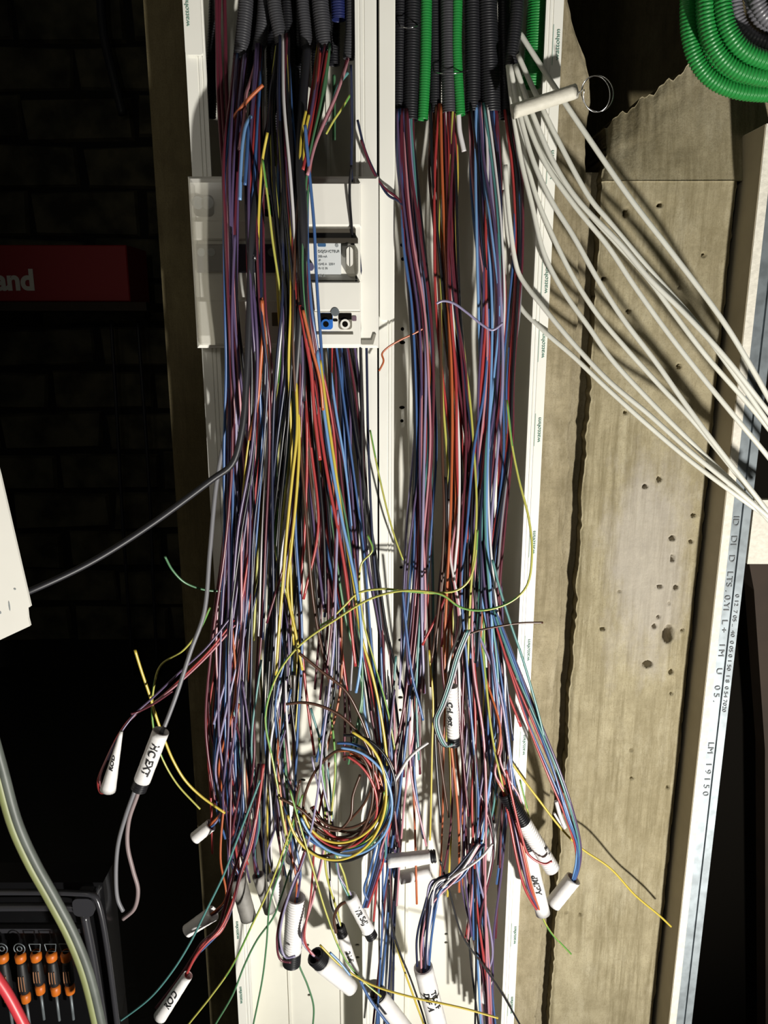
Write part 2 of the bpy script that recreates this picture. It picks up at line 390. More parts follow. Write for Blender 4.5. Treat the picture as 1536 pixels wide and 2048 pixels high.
st = b.build('metal_stud', M_galv); tag(st, 'galvanised metal stud with dotted print beside the plasterboard edge', 'metal stud')
stud_txt = P(1437, 1300, PY)
for body, px, py, off, sz in (('ID   DI   D   LTS . 0.YI   L +    I M    U    0 5 .', 1460, 1225, .26, .0120), ('LM   1 9 1 5 0', 1436, 1540, .26, .0125), ('0 12  7 05 ..  40  0 05 0 1 50  1 8  0 54 7020', 1470, 1310, .78, .008)):
    p = Vector((xp1+w*off, PY+.0014, P(px, py, PY).z))
    flat_text(body, sz, p, (0, 0, -1), (1, 0, 0), M_dot, st, 'dotted_print', sx=1.3)
# timber and plaster scrap in the void behind the stud
b = MB(); b.box(X(1500, .10, 1080), X(1640, .1, 1080), .10, .113, Z(1128, .1), Z(1000, .1)); tag(b.build('plasterboard_offcut', M_plaster), 'pale plasterboard offcut seen right of the metal stud', 'plasterboard')
b = MB(); q = [P(1498, 1125, .25), P(1680, 1125, .25), P(1680, 2300, .25), P(1532, 2300, .25), P(1530, 1500, .25), P(1508, 1180, .25)]; b.prism_y([(p.x, p.z) for p in q][::-1], .25, .29)
tag(b.build('timber_board', M_wood), 'brown timber board in the dark right of the metal stud', 'board')
b = MB(); b.box(X(1480, .3), 2.6, .34, .40, ZB, 2.25); tag(b.build('wall_right', M_dark), kind='structure', label='black void behind the metal stud')  # added panel, black for the void's darkness, keeps lamp light off the recess

# ------------------------------------------------------------------ trunkings
FY = -.065
def slots_panel(name, x0, x1, z0, z1, y, slots, m, parent):
    """thin floor panel with real oval openings: strips between the rows of slots"""
    from itertools import groupby
    mb = MB(); t = .003
    rows = {}
    for (sx, sz, sw, sh) in slots: rows.setdefault(round(sz, 4), []).append((sx, sw, sh))
    zs = sorted(rows); zc = z0
    for z in zs:
        hh = max(q[2] for q in rows[z])/2
        if z-hh*1.6 <= zc: continue
        a, c = z-hh*1.5, z+hh*1.5
        mb.box(x0, x1, y, y+t, zc, a)
        xc = x0
        for sx, sw, sh in sorted(rows[z]):
            l, r_ = sx-sw*.75, sx+sw*.75
            mb.box(xc, l, y, y+t, a, c)
            # plate with an oval hole
            k = 16; ov = [(sx+sw/2*math.cos(2*math.pi*i/k), z+sh/2*math.sin(2*math.pi*i/k)) for i in range(k)]
            sq = []
            for i in range(k):
                ang = 2*math.pi*i/k; dx, dz = math.cos(ang), math.sin(ang); s = 1/max(abs(dx), abs(dz)); sq.append((sx+(r_-l)/2*dx*s, z+(c-a)/2*dz*s))
            v = [(px, y, pz) for px, pz in sq]+[(px, y, pz) for px, pz in ov]+[(px, y+t, pz) for px, pz in ov]
            mb.add(v, [(i, (i+1) % k, k+(i+1) % k, k+i) for i in range(k)]+[(k+i, k+(i+1) % k, 2*k+(i+1) % k, 2*k+i) for i in range(k)])
            xc = r_
        mb.box(xc, x1, y, y+t, a, c); zc = c
    mb.box(x0, x1, y, y+t, zc, z1)
    return mb.build(name, m, parent)
def lip(x0, x1, flip):
    # cross-section of a front lip with two fine grooves near its inner edge
    w = x1-x0; g = .0012
    pr = [(0, 0), (.55, 0), (.57, g), (.62, g), (.64, 0), (.76, 0), (.78, g), (.83, g), (.85, 0), (1, 0), (1, .004), (0, .004)]
    q = [((x0+u*w) if not flip else (x1-u*w), FY+y) for u, y in pr]
    return q if not flip else q[::-1]
def trunking(xo0, xo1, wl_, wr_, slots, label, ribs):
    root = empty('cable_trunking', ((xo0+xo1)/2, 0, .02)); z0, z1 = .02, 2.55
    slots_panel('back_panel', xo0, xo1, z0, z1, 0.0, slots, M_pvc, root)
    for x0, x1 in ((xo0, xo0+.0035), (xo1-.0035, xo1)):
        b = MB(); b.box(x0, x1, FY+.004, 0, z0, z1); b.build('side_wall', M_pvc, root)
    b = MB(); b.prism(lip(xo0, xo0+wl_, False), z0, z1); b.build('front_lip', M_pvc2, root)
    b = MB(); b.prism(lip(xo1-wr_, xo1, True), z0, z1); b.build('front_lip', M_pvc2, root)
    for x in ribs:
        b = MB(); b.prism([(x-.003, 0), (x-.002, -.003), (x+.002, -.003), (x+.003, 0)], z0, z1); b.build('rib', M_pvc, root)
    tag(root, label, 'trunking'); return root
xL0, xL1 = X(420, FY), X(755, FY); xR0, xR1 = X(758.5, FY), X(1079, FY)
slL = []
for py in (940, 975, 1090, 1112, 1230, 1262, 1395, 1560, 1700, 1890, 1990): slL.append((X(590, 0), Z(py), .006 if py % 4 else .009, .005))
for py in (1890, 1915): slL.append((X(706, 0), Z(py), .008, .005))
slR = []
for py in (490, 518, 658, 685, 815, 842, 1110, 1135, 1280, 1395, 1420, 1640, 1665): slR.append((X(803, 0), Z(py), .008 if py not in (518, 658, 842, 1135, 1420) else .005, .005))
for py in (658, 685, 990, 1112, 1320, 1520, 1868, 1885): slR.append((X(912, 0), Z(py), .006, .0045))
trL = trunking(xL0, xL1, .024, .026, slL, 'white trunking on the left, behind the breaker panel', [X(545, 0), X(668, 0)])
trR = trunking(xR0, xR1, .020, .021, slR, 'white trunking on the right, with green print down its edge', [X(820, 0)])
# cover strips left on the lips
b = MB(); b.prism_y(rrect(xR0+.0012, xR0+.0185, P(770, 640, FY).z, 2.5, .004), FY-.005, FY-.0003); b.build('cover_strip', M_pvc2, trR)
b = MB(); b.prism_y(rrect(xL0+.001, xL0+.022, P(385, 112, FY).z, 2.5, .003), FY-.005, FY-.0003); b.build('cover_strip', M_pvc2, trL)
for i, py in enumerate((90, 330, 560, 690, 860, 1085, 1300, 1490, 1680, 1870, 2010)):
    z = P(1060, py, FY).z
    flat_text('wattohm', .0074, Vector((xR1-.0052, FY-.0005, z)), (0, 0, 1), (-1, 0, 0), M_green_ink, trR, 'lettering', sx=1.25)
    b = MB(); b.box(xR1-.0112, xR1-.0106, FY-.0004, FY, z-.022, z+.022); b.build('print_line', M_green_ink, trR)
for py in (25, 1860, 1990):
    z = P(400, py, FY).z
    flat_text('wattohm', .0074, Vector((xL0+.006, FY-.0056 if py == 25 else FY-.0005, z)), (0, 0, 1), (-1, 0, 0), M_green_ink, trL, 'lettering', sx=1.25)

# ------------------------------------------------------------------ breaker panel
BP = -.088
x0, x1 = X(384, BP, 520), X(757, BP, 520); zt, zb = P(560, 352, BP).z, P(560, 696, BP).z
root = empty('breaker_panel', ((x0+x1)/2, FY, zb))
b = MB(); b.box(x0, x1, BP, FY-.0055, zb, zt, .003); b.build('mounting_plate', M_panel, root)
def bx(px, Y, py=520): return P(px, py, Y).x
# breaker body on the right half
Y1 = -.100; xa, xb = bx(606, Y1), bx(722, Y1)
b = MB(); b.box(xa, xb, Y1, BP, P(660, 452, Y1).z, P(660, 364, Y1).z, .002); b.build('upper_cover', M_panel, root)
Y2 = -.096
b = MB(); b.box(xa+.001, xb-.001, Y2, BP, P(660, 560, Y2).z, P(660, 452, Y2).z); bd = b.build('breaker_body', M_panel, root)
Y4 = -.106
b = MB(); b.box(bx(610, Y4), bx(716, Y4), Y4, BP, P(660, 486, Y4).z, P(660, 476, Y4).z); 
b.build('hood_bar', mat('brown_hood_plastic', '#38332b', .4), root)
b = MB(); b.box(bx(612, Y2-.001), bx(712, Y2-.001), Y2-.003, BP, P(660, 477, Y2).z, P(660, 458, Y2).z); b.build('switch_recess', mat('brown_smoke_plastic', '#4b463d', .35), root)  # dark brown put in for the shadow cast up onto the recess
lx0, lx1 = bx(633, Y2-.004), bx(682, Y2-.004); lz0, lz1 = P(660, 549, Y2).z, P(660, 484, Y2).z
b = MB(); b.box(lx0, lx1, Y2-.004, Y2, lz0, lz1); lab = b.build('rating_label', M_label, root)
b = MB(); b.prism_y(rrect(lx0+.002, lx0+.012, lz1-.006, lz1-.002, .0012), Y2-.0046, Y2-.004); b.build('logo_patch', mat('blue_logo', '#39618c', .5), lab)
b = MB(); b.prism_y(disc(lx1-.005, lz1-.0045, .0022), Y2-.0045, Y2-.004); b.build('approval_mark', M_ink, lab)
for body, dz, s in (('DISJONCTEUR', .012, .0042), ('500 mA', .018, .0036), ('2P', .0225, .0032), ('15/45 A  250V', .027, .0036), ('10 15 30', .032, .0034), ('45 A', .0405, .0042)):
    v, f = text_mesh(body, s); ox = lx0+.0025-min(q.x for q in v)
    flat_text(body, s, Vector((ox, Y2-.0045, lz1-dz)), (1, 0, 0), (0, 0, 1), M_ink, lab, 'print')
# clear switch lever
b = MB(); Yl = -.108; b.prism_y(rrect(bx(691, Yl), bx(716, Yl), P(700, 553, Yl).z, P(700, 490, Yl).z, .007), Yl, Y2); b.build('switch_window', M_clear, root)
b = MB(); b.prism_y(rrect(bx(693, Yl-.003), bx(706, Yl-.003), P(700, 533, Yl).z, P(700, 494, Yl).z, .0045), Yl-.004, Yl); b.build('lever_grip', M_panel, root)
b = MB(); b.prism_y(disc(bx(622, Y2), P(622, 534, Y2).z, .0048, 12, .8), Y2-.006, Y2); b.build('test_button', mat('violet_grey_button', '#5d5a78', .4), root)
# lower terminal cover
Y3 = -.108; zc1, zc0 = P(660, 563, Y3).z, P(660, 690, Y3).z
hx0, hx1 = bx(606, Y3), bx(720, Y3)
b = MB(); b.box(hx0, hx1, Y3, BP, P(660, 622, Y3).z, zc1, .0015); b.build('terminal_cover', M_panel, root)
b = MB(); b.box(hx0, hx1, Y3+.003, BP, zc0, P(660, 622, Y3).z-.0004, .001); tb = b.build('terminal_block', M_panel, root)
Yt = Y3+.0024
def term(px, m, inner):
    w = .0085; cx = bx(px, Yt); za, zb_ = P(px, 626, Yt).z, P(px, 659, Yt).z
    b = MB(); b.prism_y(rrect(cx-w, cx+w, zb_, za, .004), Yt, Yt+.002); t = b.build('terminal', m, tb)
    b = MB(); b.box(cx-w*.95, cx+w*.95, Yt-.0005, Yt+.002, za-.008, za-.0005); b.build('terminal_opening', M_dark, t)
    b = MB(); b.prism_y(disc(cx, zb_+.0065, .0062), Yt-.003, Yt); b.build('screw_collar', inner, t)
    b = MB(); b.prism_y(disc(cx, zb_+.0065, .0036), Yt-.0033, Yt); b.build('screw_hole', M_dark, t)
term(650, M_bluepl, M_bluepl); term(689, mat('grey_terminal', '#7b776c', .4), M_panel)
b = MB(); b.prism_y(disc(bx(669, Yt), P(669, 624, Yt).z, .0052), Yt-.0035, Yt); b.build('cover_screw', M_galv, root)
b = MB(); b.prism_y(rrect(bx(664, Yt), bx(674, Yt), P(669, 643, Yt).z, P(669, 638, Yt).z, .0015), Yt-.0004, Yt); b.build('slot', M_dark, root)
b = MB(); b.prism_y(rrect(bx(703, Yt), bx(712, Yt), P(700, 642, Yt).z, P(700, 632, Yt).z, .001), Yt-.0004, Yt); b.build('pictogram', mat('mauve_print', '#6f5a66', .6), root)
b = MB(); b.box(bx(628, Yt), bx(705, Yt), Yt-.0004, Yt, P(660, 669, Yt).z, P(660, 664, Yt).z); b.build('cable_slot', mat('slot_shade', '#5a564c', .6), root)
b = MB(); b.prism_y([(bx(722, BP), P(722, 680, BP).z), (bx(722, BP), P(722, 689, BP).z), (bx(746, BP), P(746, 689, BP).z), (bx(752, BP), P(752, 668, BP).z), (bx(747, BP), P(747, 668, BP).z), (bx(743, BP), P(743, 680, BP).z)], BP-.003, BP); b.build('latch', mat('grey_latch', '#8c897f', .5), root)
# meter base on the left half under a smoky clear hood
Ym = -.094; mx0, mx1 = bx(390, Ym), bx(600, Ym)
b = MB(); b.box(mx0, mx1, Ym, BP, P(500, 690, Ym).z, P(500, 600, Ym).z, .002); b.build('lower_cover', M_panel, root)
b = MB(); b.box(mx0, mx1, Ym, BP, P(500, 480, Ym).z, P(500, 440, Ym).z, .002); b.build('middle_cover', M_panel, root)
for px in (405, 540):
    b = MB(); b.prism_y(rrect(bx(px-14, Ym), bx(px+26, Ym), P(px, 432, Ym).z, P(px, 388, Ym).z, .006), BP-.001, BP+.0); b.build('recess', M_dark, root)
    for dx in (-4, 15):
        b = MB(); b.prism_y(disc(bx(px+dx, Ym), P(px, 405, Ym).z, .0075), BP-.005, BP); b.build('seal_screw', M_galv, root)
b = MB(); b.box(mx0+.002, mx1, BP-.008, BP, P(500, 545, Ym).z, P(500, 488, Ym).z, .002); b.build('terminal_strip', mat('dark_slate_plastic', '#3a3a48', .4), root)
for px in (405, 425, 520, 545, 565):
    b = MB(); b.prism_y(disc(bx(px, Ym), P(px, 505, Ym).z, .005), BP-.011, BP-.008); b.build('strip_screw', M_galv, root)
b = MB(); b.prism_y(rrect(bx(540, Ym), bx(582, Ym), P(560, 652, Ym).z, P(560, 625, Ym).z, .001), Ym-.0006, Ym); b.build('cut_out', mat('olive_shade_plastic', '#6a604a', .5), root)
Yh = -.108
b = MB(); b.box(bx(388, Yh), bx(470, Yh), Yh, Yh+.0015, P(430, 690, Yh).z, P(430, 365, Yh).z); b.box(bx(388, Yh), bx(388, Yh)+.0015, Yh, BP, P(430, 690, Yh).z, P(430, 365, Yh).z); b.build('clear_hood', M_clear if False else mat('clear_hood_plastic', '#b9b5a6', .12, alpha=.28), root)
tag(root, 'white breaker panel with main switch, mounted across the left trunking', 'breaker panel')

# ------------------------------------------------------------------ conduits
def conduit(pts, wpx, Y, m, label, group=None, open_end=True, Y2=None, pitch=.0030):
    Y2 = Y if Y2 is None else Y2; n = len(pts)
    top = (pts[0][0]+(pts[0][0]-pts[1][0])*1.2, pts[0][1]-430)
    q = [P(top[0], top[1], Y)]+[P(px, py, Y+(Y2-Y)*i/(n-1)) for i, (px, py) in enumerate(pts)]
    o = corrugated('corrugated_conduit', q, PW(wpx, q[-1])/2, m, open_end=open_end, pitch=pitch, depth=.06)
    tag(o, label, 'conduit', group); return o
G1 = 'corrugated conduits above the breaker panel'; G2 = 'corrugated conduits above the right trunking'
conduit([(492, 0), (487, 60), (480, 124)], 30, -.045, M_grey, 'charcoal conduit at the far left of the top row, pouring red and violet wires', G1)
conduit([(529, 0), (524, 60), (516, 105)], 27, -.04, M_grey, 'second charcoal conduit from the left in the top row', G1)
conduit([(548, 0), (555, 45), (564, 88)], 28, -.058, M_grey, 'charcoal conduit with open mouth, third from the left in the top row', G1)
conduit([(605, 0), (610, 50), (614, 94)], 25, -.05, M_grey, 'dark conduit above the yellow and red wires, fourth from the left', G1)
conduit([(640, 0), (645, 50), (652, 106)], 34, -.05, M_grey, 'thickest charcoal conduit of the left group, above bright red wires', G1)
conduit([(676, 0), (677, 20), (678, 40)], 30, -.045, M_navy, 'short navy conduit near the middle trunking lips', G1)
conduit([(704, 0), (702, 60), (697, 118)], 23, -.05, M_grey, 'charcoal conduit with open mouth beside the middle trunking lips', G1)
conduit([(575, 0), (577, 60), (580, 150)], 26, -.03, M_black, 'black conduit hanging behind the left group, between the third and fourth', G1)
conduit([(430, 0), (425, 120), (420, 235)], 24, -.03, M_black, 'black conduit along the left lip of the left trunking', G1)
conduit([(801, 0), (799, 120), (797, 240)], 28, -.04, M_black, 'black conduit against the left lip of the right trunking', G2)
conduit([(826, 0), (824, 120), (822, 241)], 32, -.045, M_black, 'black conduit between the lip conduit and the first green one', G2)
conduit([(853, 0), (851, 130), (846, 240)], 22, -.05, M_green, 'thin green conduit left of the grey conduit', G2)
conduit([(869, 0), (870, 120), (869, 228)], 27, -.04, M_black, 'black conduit between the thin green and the grey conduit', G2)
conduit([(896, 0), (897, 120), (899, 226)], 30, -.05, M_grey, 'grey conduit in the middle of the right group', G2)
conduit([(915, 0), (914, 100), (921, 231)], 20, -.055, M_green, 'thin green conduit right of the grey one, with a cream wire below', G2)
conduit([(944, 0), (945, 120), (945, 225)], 34, -.045, M_black, 'black conduit right of the second thin green conduit', G2)
conduit([(974, 0), (978, 120), (982, 226)], 40, -.045, M_black, 'widest black conduit of the right group', G2)
conduit([(1008, 60), (1010, 150), (1011, 238)], 24, -.035, M_black, 'black conduit behind the white taped sleeve at the top right', G2)
conduit([(1035, 0), (1030, 60), (1021, 133)], 27, -.062, M_black, 'black conduit with open mouth releasing white cables', G2)
conduit([(1074, 0), (1070, 80), (1062, 175)], 40, -.04, M_green, 'wide green conduit against the right lip of the right trunking', G2)
for i, (pts, w_) in enumerate((([(545, 0), (546, 120), (550, 330)], 26), ([(598, 0), (598, 140), (600, 330)], 26), ([(632, 0), (634, 90), (636, 190)], 24), ([(668, 0), (668, 60), (668, 130)], 24), ([(505, 0), (502, 90), (498, 180)], 24))):  # black conduits added to stand for the deep shade above the panel
    conduit(pts, w_, -.018, M_black, ['black conduit deep in the shade, reaching the panel top, left of two', 'black conduit deep in the shade, reaching the panel top, right of two', 'black conduit deep behind the thickest charcoal one', 'black conduit deep behind the navy one', 'black conduit deep behind the two leftmost charcoal ones'][i], G1)
# clear ties round the right group
for px0, px1, py, lab in ((866, 932, 146, 'thin clear tie round the grey and green conduits'), (798, 838, 54, 'thin clear tie round the left black conduits of the right group')):
    pts = [P(px0, py-2, -.045), P((px0*3+px1)/4, py+1, -.064), P((px0+px1)/2, py+2, -.066), P((px0+3*px1)/4, py, -.066), P(px1, py-4, -.05)]
    tag(tube('cable_tie', pts, .0007, M_steel, k=5), lab, 'tie')

# ------------------------------------------------------------------ green and grey conduit coils, upper right
def coil(cx, cy, rad, wpx, Y0, loops, m, label, pitch_px=24):
    pts = []
    n = 40*loops
    c = P(cx, cy, Y0)
    R = PW(rad, c); 
    for i in range(n+1):
        a = 2*math.pi*i/40; e = 3.2
        ca, sa = math.cos(a), math.sin(a)
        s = (abs(ca)**e+abs(sa)**e)**(-1/e)
        lp = i/40
        rr = R-pitch_px*(c-CAM).dot(FWD)/F*(lp if lp < 3 else lp-2.6); yy = Y0-.006*(lp-loops/2)-(.02 if lp > 3 else 0)
        pts.append(Vector((c.x+rr*s*ca, yy+.003*math.sin(2.3*a), c.z+rr*s*sa)))
    o = corrugated('conduit_coil', pts, PW(wpx, c)/2, m, pitch=.0040, depth=.11, k=12, open_end=False)
    # spline() inside corrugated samples sparsely for long coils, so rebuild with a denser path
    return tag(o, label, 'conduit coil')
_sp = spline
def spline_dense(pts, n): return _sp(pts, max(n, 5*len(pts)))
spline = spline_dense
coil(1618, -62, 240, 35, -.10, 5, M_green, 'green corrugated conduit wound in a coil, hanging at the top right')
coil(1618, -62, 146, 30, -.115, 5, M_greyc, 'grey corrugated conduit coil inside the green coil at the top right')

# ------------------------------------------------------------------ white cables sweeping right
WCB = [([(1036, 60), (1100, 160), (1165, 258), (1263, 400), (1340, 500), (1444, 639), (1492, 716), (1536, 794), (1640, 990)], 'topmost white cable, sweeping from the green conduit over the concrete'),
       ([(1036, 110), (1072, 189), (1111, 270), (1179, 395), (1216, 440), (1300, 540), (1400, 655), (1536, 845), (1640, 1000)], 'second white cable from the top, dipping behind its neighbour'),
       ([(1030, 130), (1066, 230), (1110, 330), (1156, 400), (1240, 487), (1298, 556), (1363, 620), (1444, 707), (1536, 823), (1640, 960)], 'third white cable from the top, crossing the plasterboard edge'),
       ([(1026, 130), (1058, 230), (1096, 320), (1150, 395), (1225, 478), (1292, 552), (1347, 626), (1411, 710), (1518, 833), (1630, 980)], 'fourth white cable from the top, pressed against the third'),
       ([(1022, 130), (1050, 230), (1090, 325), (1150, 412), (1214, 490), (1266, 568), (1330, 658), (1395, 742), (1466, 829), (1536, 913), (1640, 1050)], 'fifth white cable from the top of the sweep'),
       ([(1020, 130), (1040, 230), (1066, 320), (1101, 398), (1146, 471), (1195, 558), (1247, 639), (1311, 723), (1363, 797), (1427, 884), (1518, 1000), (1600, 1110)], 'sixth white cable from the top, in the middle of the sweep'),
       ([(1018, 130), (1032, 220), (1052, 320), (1075, 400), (1105, 471), (1147, 555), (1195, 629), (1247, 691), (1314, 765), (1395, 852), (1492, 971), (1590, 1090)], 'seventh white cable from the top of the sweep'),
       ([(1016, 130), (1026, 220), (1042, 320), (1063, 406), (1088, 507), (1124, 578), (1176, 652), (1221, 716), (1298, 800), (1395, 897), (1492, 991), (1600, 1110)], 'eighth white cable from the top of the sweep'),
       ([(1010, 330), (1018, 430), (1030, 520), (1040, 552), (1088, 616), (1153, 694), (1218, 762), (1298, 829), (1382, 904), (1476, 981), (1590, 1080)], 'second lowest white cable of the sweep'),
       ([(1008, 380), (1016, 480), (1026, 575), (1040, 613), (1088, 662), (1147, 713), (1208, 771), (1298, 852), (1379, 920), (1460, 981), (1536, 1035), (1620, 1095)], 'lowest white cable of the sweep')]
for i, (pts, lab) in enumerate(WCB):
    q = []
    for px, py in pts:
        t = min(1, max(0, (px-1040)/420)); q.append(P(px, py, -.055-.012*(i % 3)-.085*t**.8))
    tag(tube('white_cable', q, .0031 if i not in (0,) else .0033, M_wcable, n=70, k=9), lab, 'cable', 'white cables sweeping right over the concrete')
# taped sleeve with steel fish wire
# ------------------------------------------------------------------ sleeves
SLV = []
def sleeve(name, a, c, wpx, Y, label, Y2=None, text=None, text_dir=1, tsize=.6, corr=False, collar=None, collar_at='end', taper=None, m=None, lines=(), toff=0.0, group='marked conduit ends hanging in the wires', cat='conduit end', dark_mouth=True):
    """short conduit end wrapped in white tape, from photo point a (upper end) to c"""
    p0, p1 = P(a[0], a[1], Y), P(c[0], c[1], Y if Y2 is None else Y2)
    r = PW(wpx, (p0+p1)/2)/2; d = (p1-p0); Lg = d.length; d.normalize()
    SLV.append((a, c, Y, label))
    root = empty(name, p1)
    k = 16; n = int(Lg/(.00115))+2 if corr else 14
    rings = []
    for i in range(n):
        s = i/(n-1); R = r
        if taper: R = r*(taper[0]+(taper[1]-taper[0])*s)
        if corr: R *= 1-.08*((i//2) % 2)
        else: R *= 1+.012*math.sin(i*2.1)
        rings.append((s*Lg, R))
    cl = collar or 0.0
    t = np.array(d); nrm = (CAM-(p0+p1)/2); nrm = nrm-d*nrm.dot(d); nrm.normalize(); nn = np.array(nrm); bb = np.cross(t, nn)
    ang = 2*np.pi*np.arange(k)/k; o0 = np.array(p0)
    def mesh(ringlist, nm, mm, capend=True):
        v = np.concatenate([o0+t*s+R*(np.cos(ang)[:, None]*nn+np.sin(ang)[:, None]*bb) for s, R in ringlist])
        f = [(i*k+j, i*k+(j+1) % k, (i+1)*k+(j+1) % k, (i+1)*k+j) for i in range(len(ringlist)-1) for j in range(k)]
        return obj(nm, v, f, mm, root, True)
    hollow = [(min(.02, Lg*.4), r*.7*(taper[0] if taper else 1)), (0, rings[0][1]*.80), (0, rings[0][1])]
    hollow2 = [(Lg, rings[-1][1]), (Lg, rings[-1][1]*.80), (Lg-min(.02, Lg*.4), r*.7)]
    if collar and collar_at == 'end':
        cut = Lg*(1-cl); tape = [q for q in rings if q[0] <= cut]+[(cut, r), (cut, r*.8)]
        mesh(hollow+tape, 'tape_wrap', m or M_tape)
        nb = max(6, int((Lg-cut)/.0009)); cr = [(cut+(Lg-cut)*i/nb, r*(.97 if (i//2) % 2 else .86)) for i in range(nb+1)]
        mesh([(cut, r*.7)]+cr+[(Lg, r*.75), (Lg-.008, r*.7)], 'bare_conduit', M_black)
    elif collar:
        cut = Lg*cl; tape = [(cut, r*.8), (cut, r)]+[q for q in rings if q[0] > cut]
        mesh(tape+hollow2, 'tape_wrap', m or M_tape)
        nb = max(6, int(cut/.0009)); cr = [(cut*i/nb, r*(.97 if (i//2) % 2 else .86)) for i in range(nb+1)]
        mesh([(.01, r*.7), (0, r*.75)]+cr+[(cut, r*.7)], 'bare_conduit', M_black)
    else:
        mesh(hollow+rings+hollow2, 'tape_wrap', m or M_tape)
    mid = (1-cl)/2 if (collar and collar_at == 'end') else (.5+cl/2 if collar else .5)
    todo = ([(text, mid, toff, tsize)] if text else [])+list(lines)
    for body, s, off, ts in todo:
        v, f = text_mesh(body, r*2*ts, r*.035)
        # slant every stroke a little, as handwriting
        V = []
        for q in v:
            ax = q.x*1.0+q.y*.12; ay = q.y+off*r+.06*r*math.sin(q.x/r*1.7)
            if text_dir > 0: sl = s*Lg+ax; th = ay/r
            else: sl = s*Lg-ax; th = -ay/r
            # with the sleeve seen from the front, +th runs to the viewer's right of the axis
            R = r*((taper[0]+(taper[1]-taper[0])*min(1, max(0, sl/Lg))) if taper else 1)*1.02+.0004
            V.append(p0+d*sl+(nrm*math.cos(th)+side(d, nrm)*math.sin(th))*R)
        obj('handwriting', V, f, M_marker, root)
    tag(root, label, cat, group); return root
def side(d, n):
    s = d.cross(n)
    return s if s.x > 0 else -s
sleeve('marked_conduit_end', (322, 1462), (277, 1580), 33, -.16, 'white taped conduit end marked in black, hanging far left on the grey cable', text='HC EXT', tsize=.62, collar=.16, Y2=-.165)
sleeve('marked_conduit_end', (243, 1462), (216, 1580), 31, -.17, 'tapering white sleeve with red wires folded round it, leftmost of all', text='ROD', text_dir=-1, tsize=.5, taper=(.2, 1.0), toff=.35, lines=())
sleeve('marked_conduit_end', (376, 1950), (320, 2034), 27, -.18, 'white sleeve at the end of the red wires, bottom left', text='ROD', text_dir=-1, tsize=.75, taper=(.75, 1))
sleeve('conduit_end', (427, 1826), (374, 1862), 30, -.13, 'plain white conduit end with open mouth beside the red wires, lower left', taper=(1, .85))
sleeve('conduit_end', (422, 1650), (390, 1676), 25, -.08, 'small dim white conduit end left of the left trunking')
sleeve('marked_conduit_end', (474, 1752), (497, 1836), 32, -.10, 'grey shaded conduit end lying in the left trunking', m=mat('dirty_tape', '#8a8782', .6, noise=.3, nscale=60))  # white tape greyed, its shade put into the colour
sleeve('conduit_end', (516, 1750), (540, 1822), 24, -.085, 'slim grey conduit end right of the shaded one', m=mat('grey_tape', '#9c9994', .6))
sleeve('conduit_end', (548, 1750), (568, 1815), 26, -.085, 'short white conduit end left of the ribbed white sleeve')
sleeve('ribbed_conduit_end', (592, 1795), (583, 1927), 38, -.11, 'ribbed white conduit end with black foot, wires looped round it', corr=True, collar=.2)
sleeve('conduit_end', (630, 1912), (702, 1976), 38, -.13, 'thick white conduit end with dark open mouth, bottom centre', Y2=-.10, collar=.16, collar_at='start', taper=(1.05, .8))
sleeve('marked_conduit_end', (700, 1792), (744, 1874), 25, -.10, 'white conduit end with black writing and black foot, over the middle trunking lips', text='VR SdJ', tsize=.62, collar=.16)
sleeve('marked_conduit_end', (679, 1852), (708, 1943), 22, -.07, 'narrow white conduit end with black top, between two other marked ends', text='2 LdJ', tsize=.6, collar=.2, collar_at='start')
sleeve('conduit_end', (776, 1722), (872, 1712), 27, -.10, 'white conduit end lying level over the right trunking', collar=.12, collar_at='end')
sleeve('conduit_end', (800, 1755), (862, 1742), 26, -.06, 'second level white conduit end, half hidden under the first')
sleeve('marked_conduit_end', (903, 1372), (907, 1490), 26, -.125, 'ribbed white conduit end with black writing, hanging in the middle of the right wires', text='CeL oct', tsize=.6, corr=True, collar=.15, toff=-.35)
sleeve('marked_conduit_end', (846, 1934), (880, 2070), 38, -.13, 'large white conduit end with two lines of writing, bottom centre right', lines=(('TC x F', .40, .45, .40), ('DuF  A', .40, -.32, .40)))
sleeve('ribbed_conduit_end', (1010, 1585), (1105, 1738), 32, -.12, 'ribbed conduit end, black above and white below, over the concrete strip', corr=True, collar=.38, collar_at='start', lines=(('E   i', .75, .75, .35),))
sleeve('marked_conduit_end', (1042, 1640), (1086, 1828), 29, -.10, 'white conduit end with black writing, below the ribbed black and white one', Y2=-.12, collar=.30, collar_at='start', text='AcIMP', text_dir=-1, tsize=.55, toff=-.1, lines=(('ord', .66, .75, .4),))
sleeve('conduit_end', (1147, 1757), (1106, 1808), 31, -.09, 'plain white conduit end hanging at the lower right over the concrete joint')
sleeve('conduit_end', (586, 1345), (579, 1442), 28, -.045, 'white conduit end deep in the left trunking, above the brown loops', collar=.2)
sleeve('conduit_end', (575, 1570), (580, 1640), 24, -.04, 'ribbed white conduit end deep behind the yellow wires', corr=True)
sleeve('conduit_end', (590, 1655), (588, 1720), 34, -.05, 'short white conduit end just above the ribbed sleeve')
sleeve('conduit_end', (752, 1985), (812, 2062), 34, -.08, 'white conduit end cut by the bottom edge, over the middle lips', collar=.1, collar_at='start')
sleeve('conduit_end', (465, 1640), (482, 1700), 26, -.06, 'short white conduit end in the dark red wires at the left')
sleeve('conduit_end', (985, 1640), (978, 1715), 24, -.05, 'white conduit end left of the ribbed black and white one')
sleeve('conduit_end', (975, 1958), (968, 2000), 20, -.07, 'small white conduit end in the red strands at the bottom right')
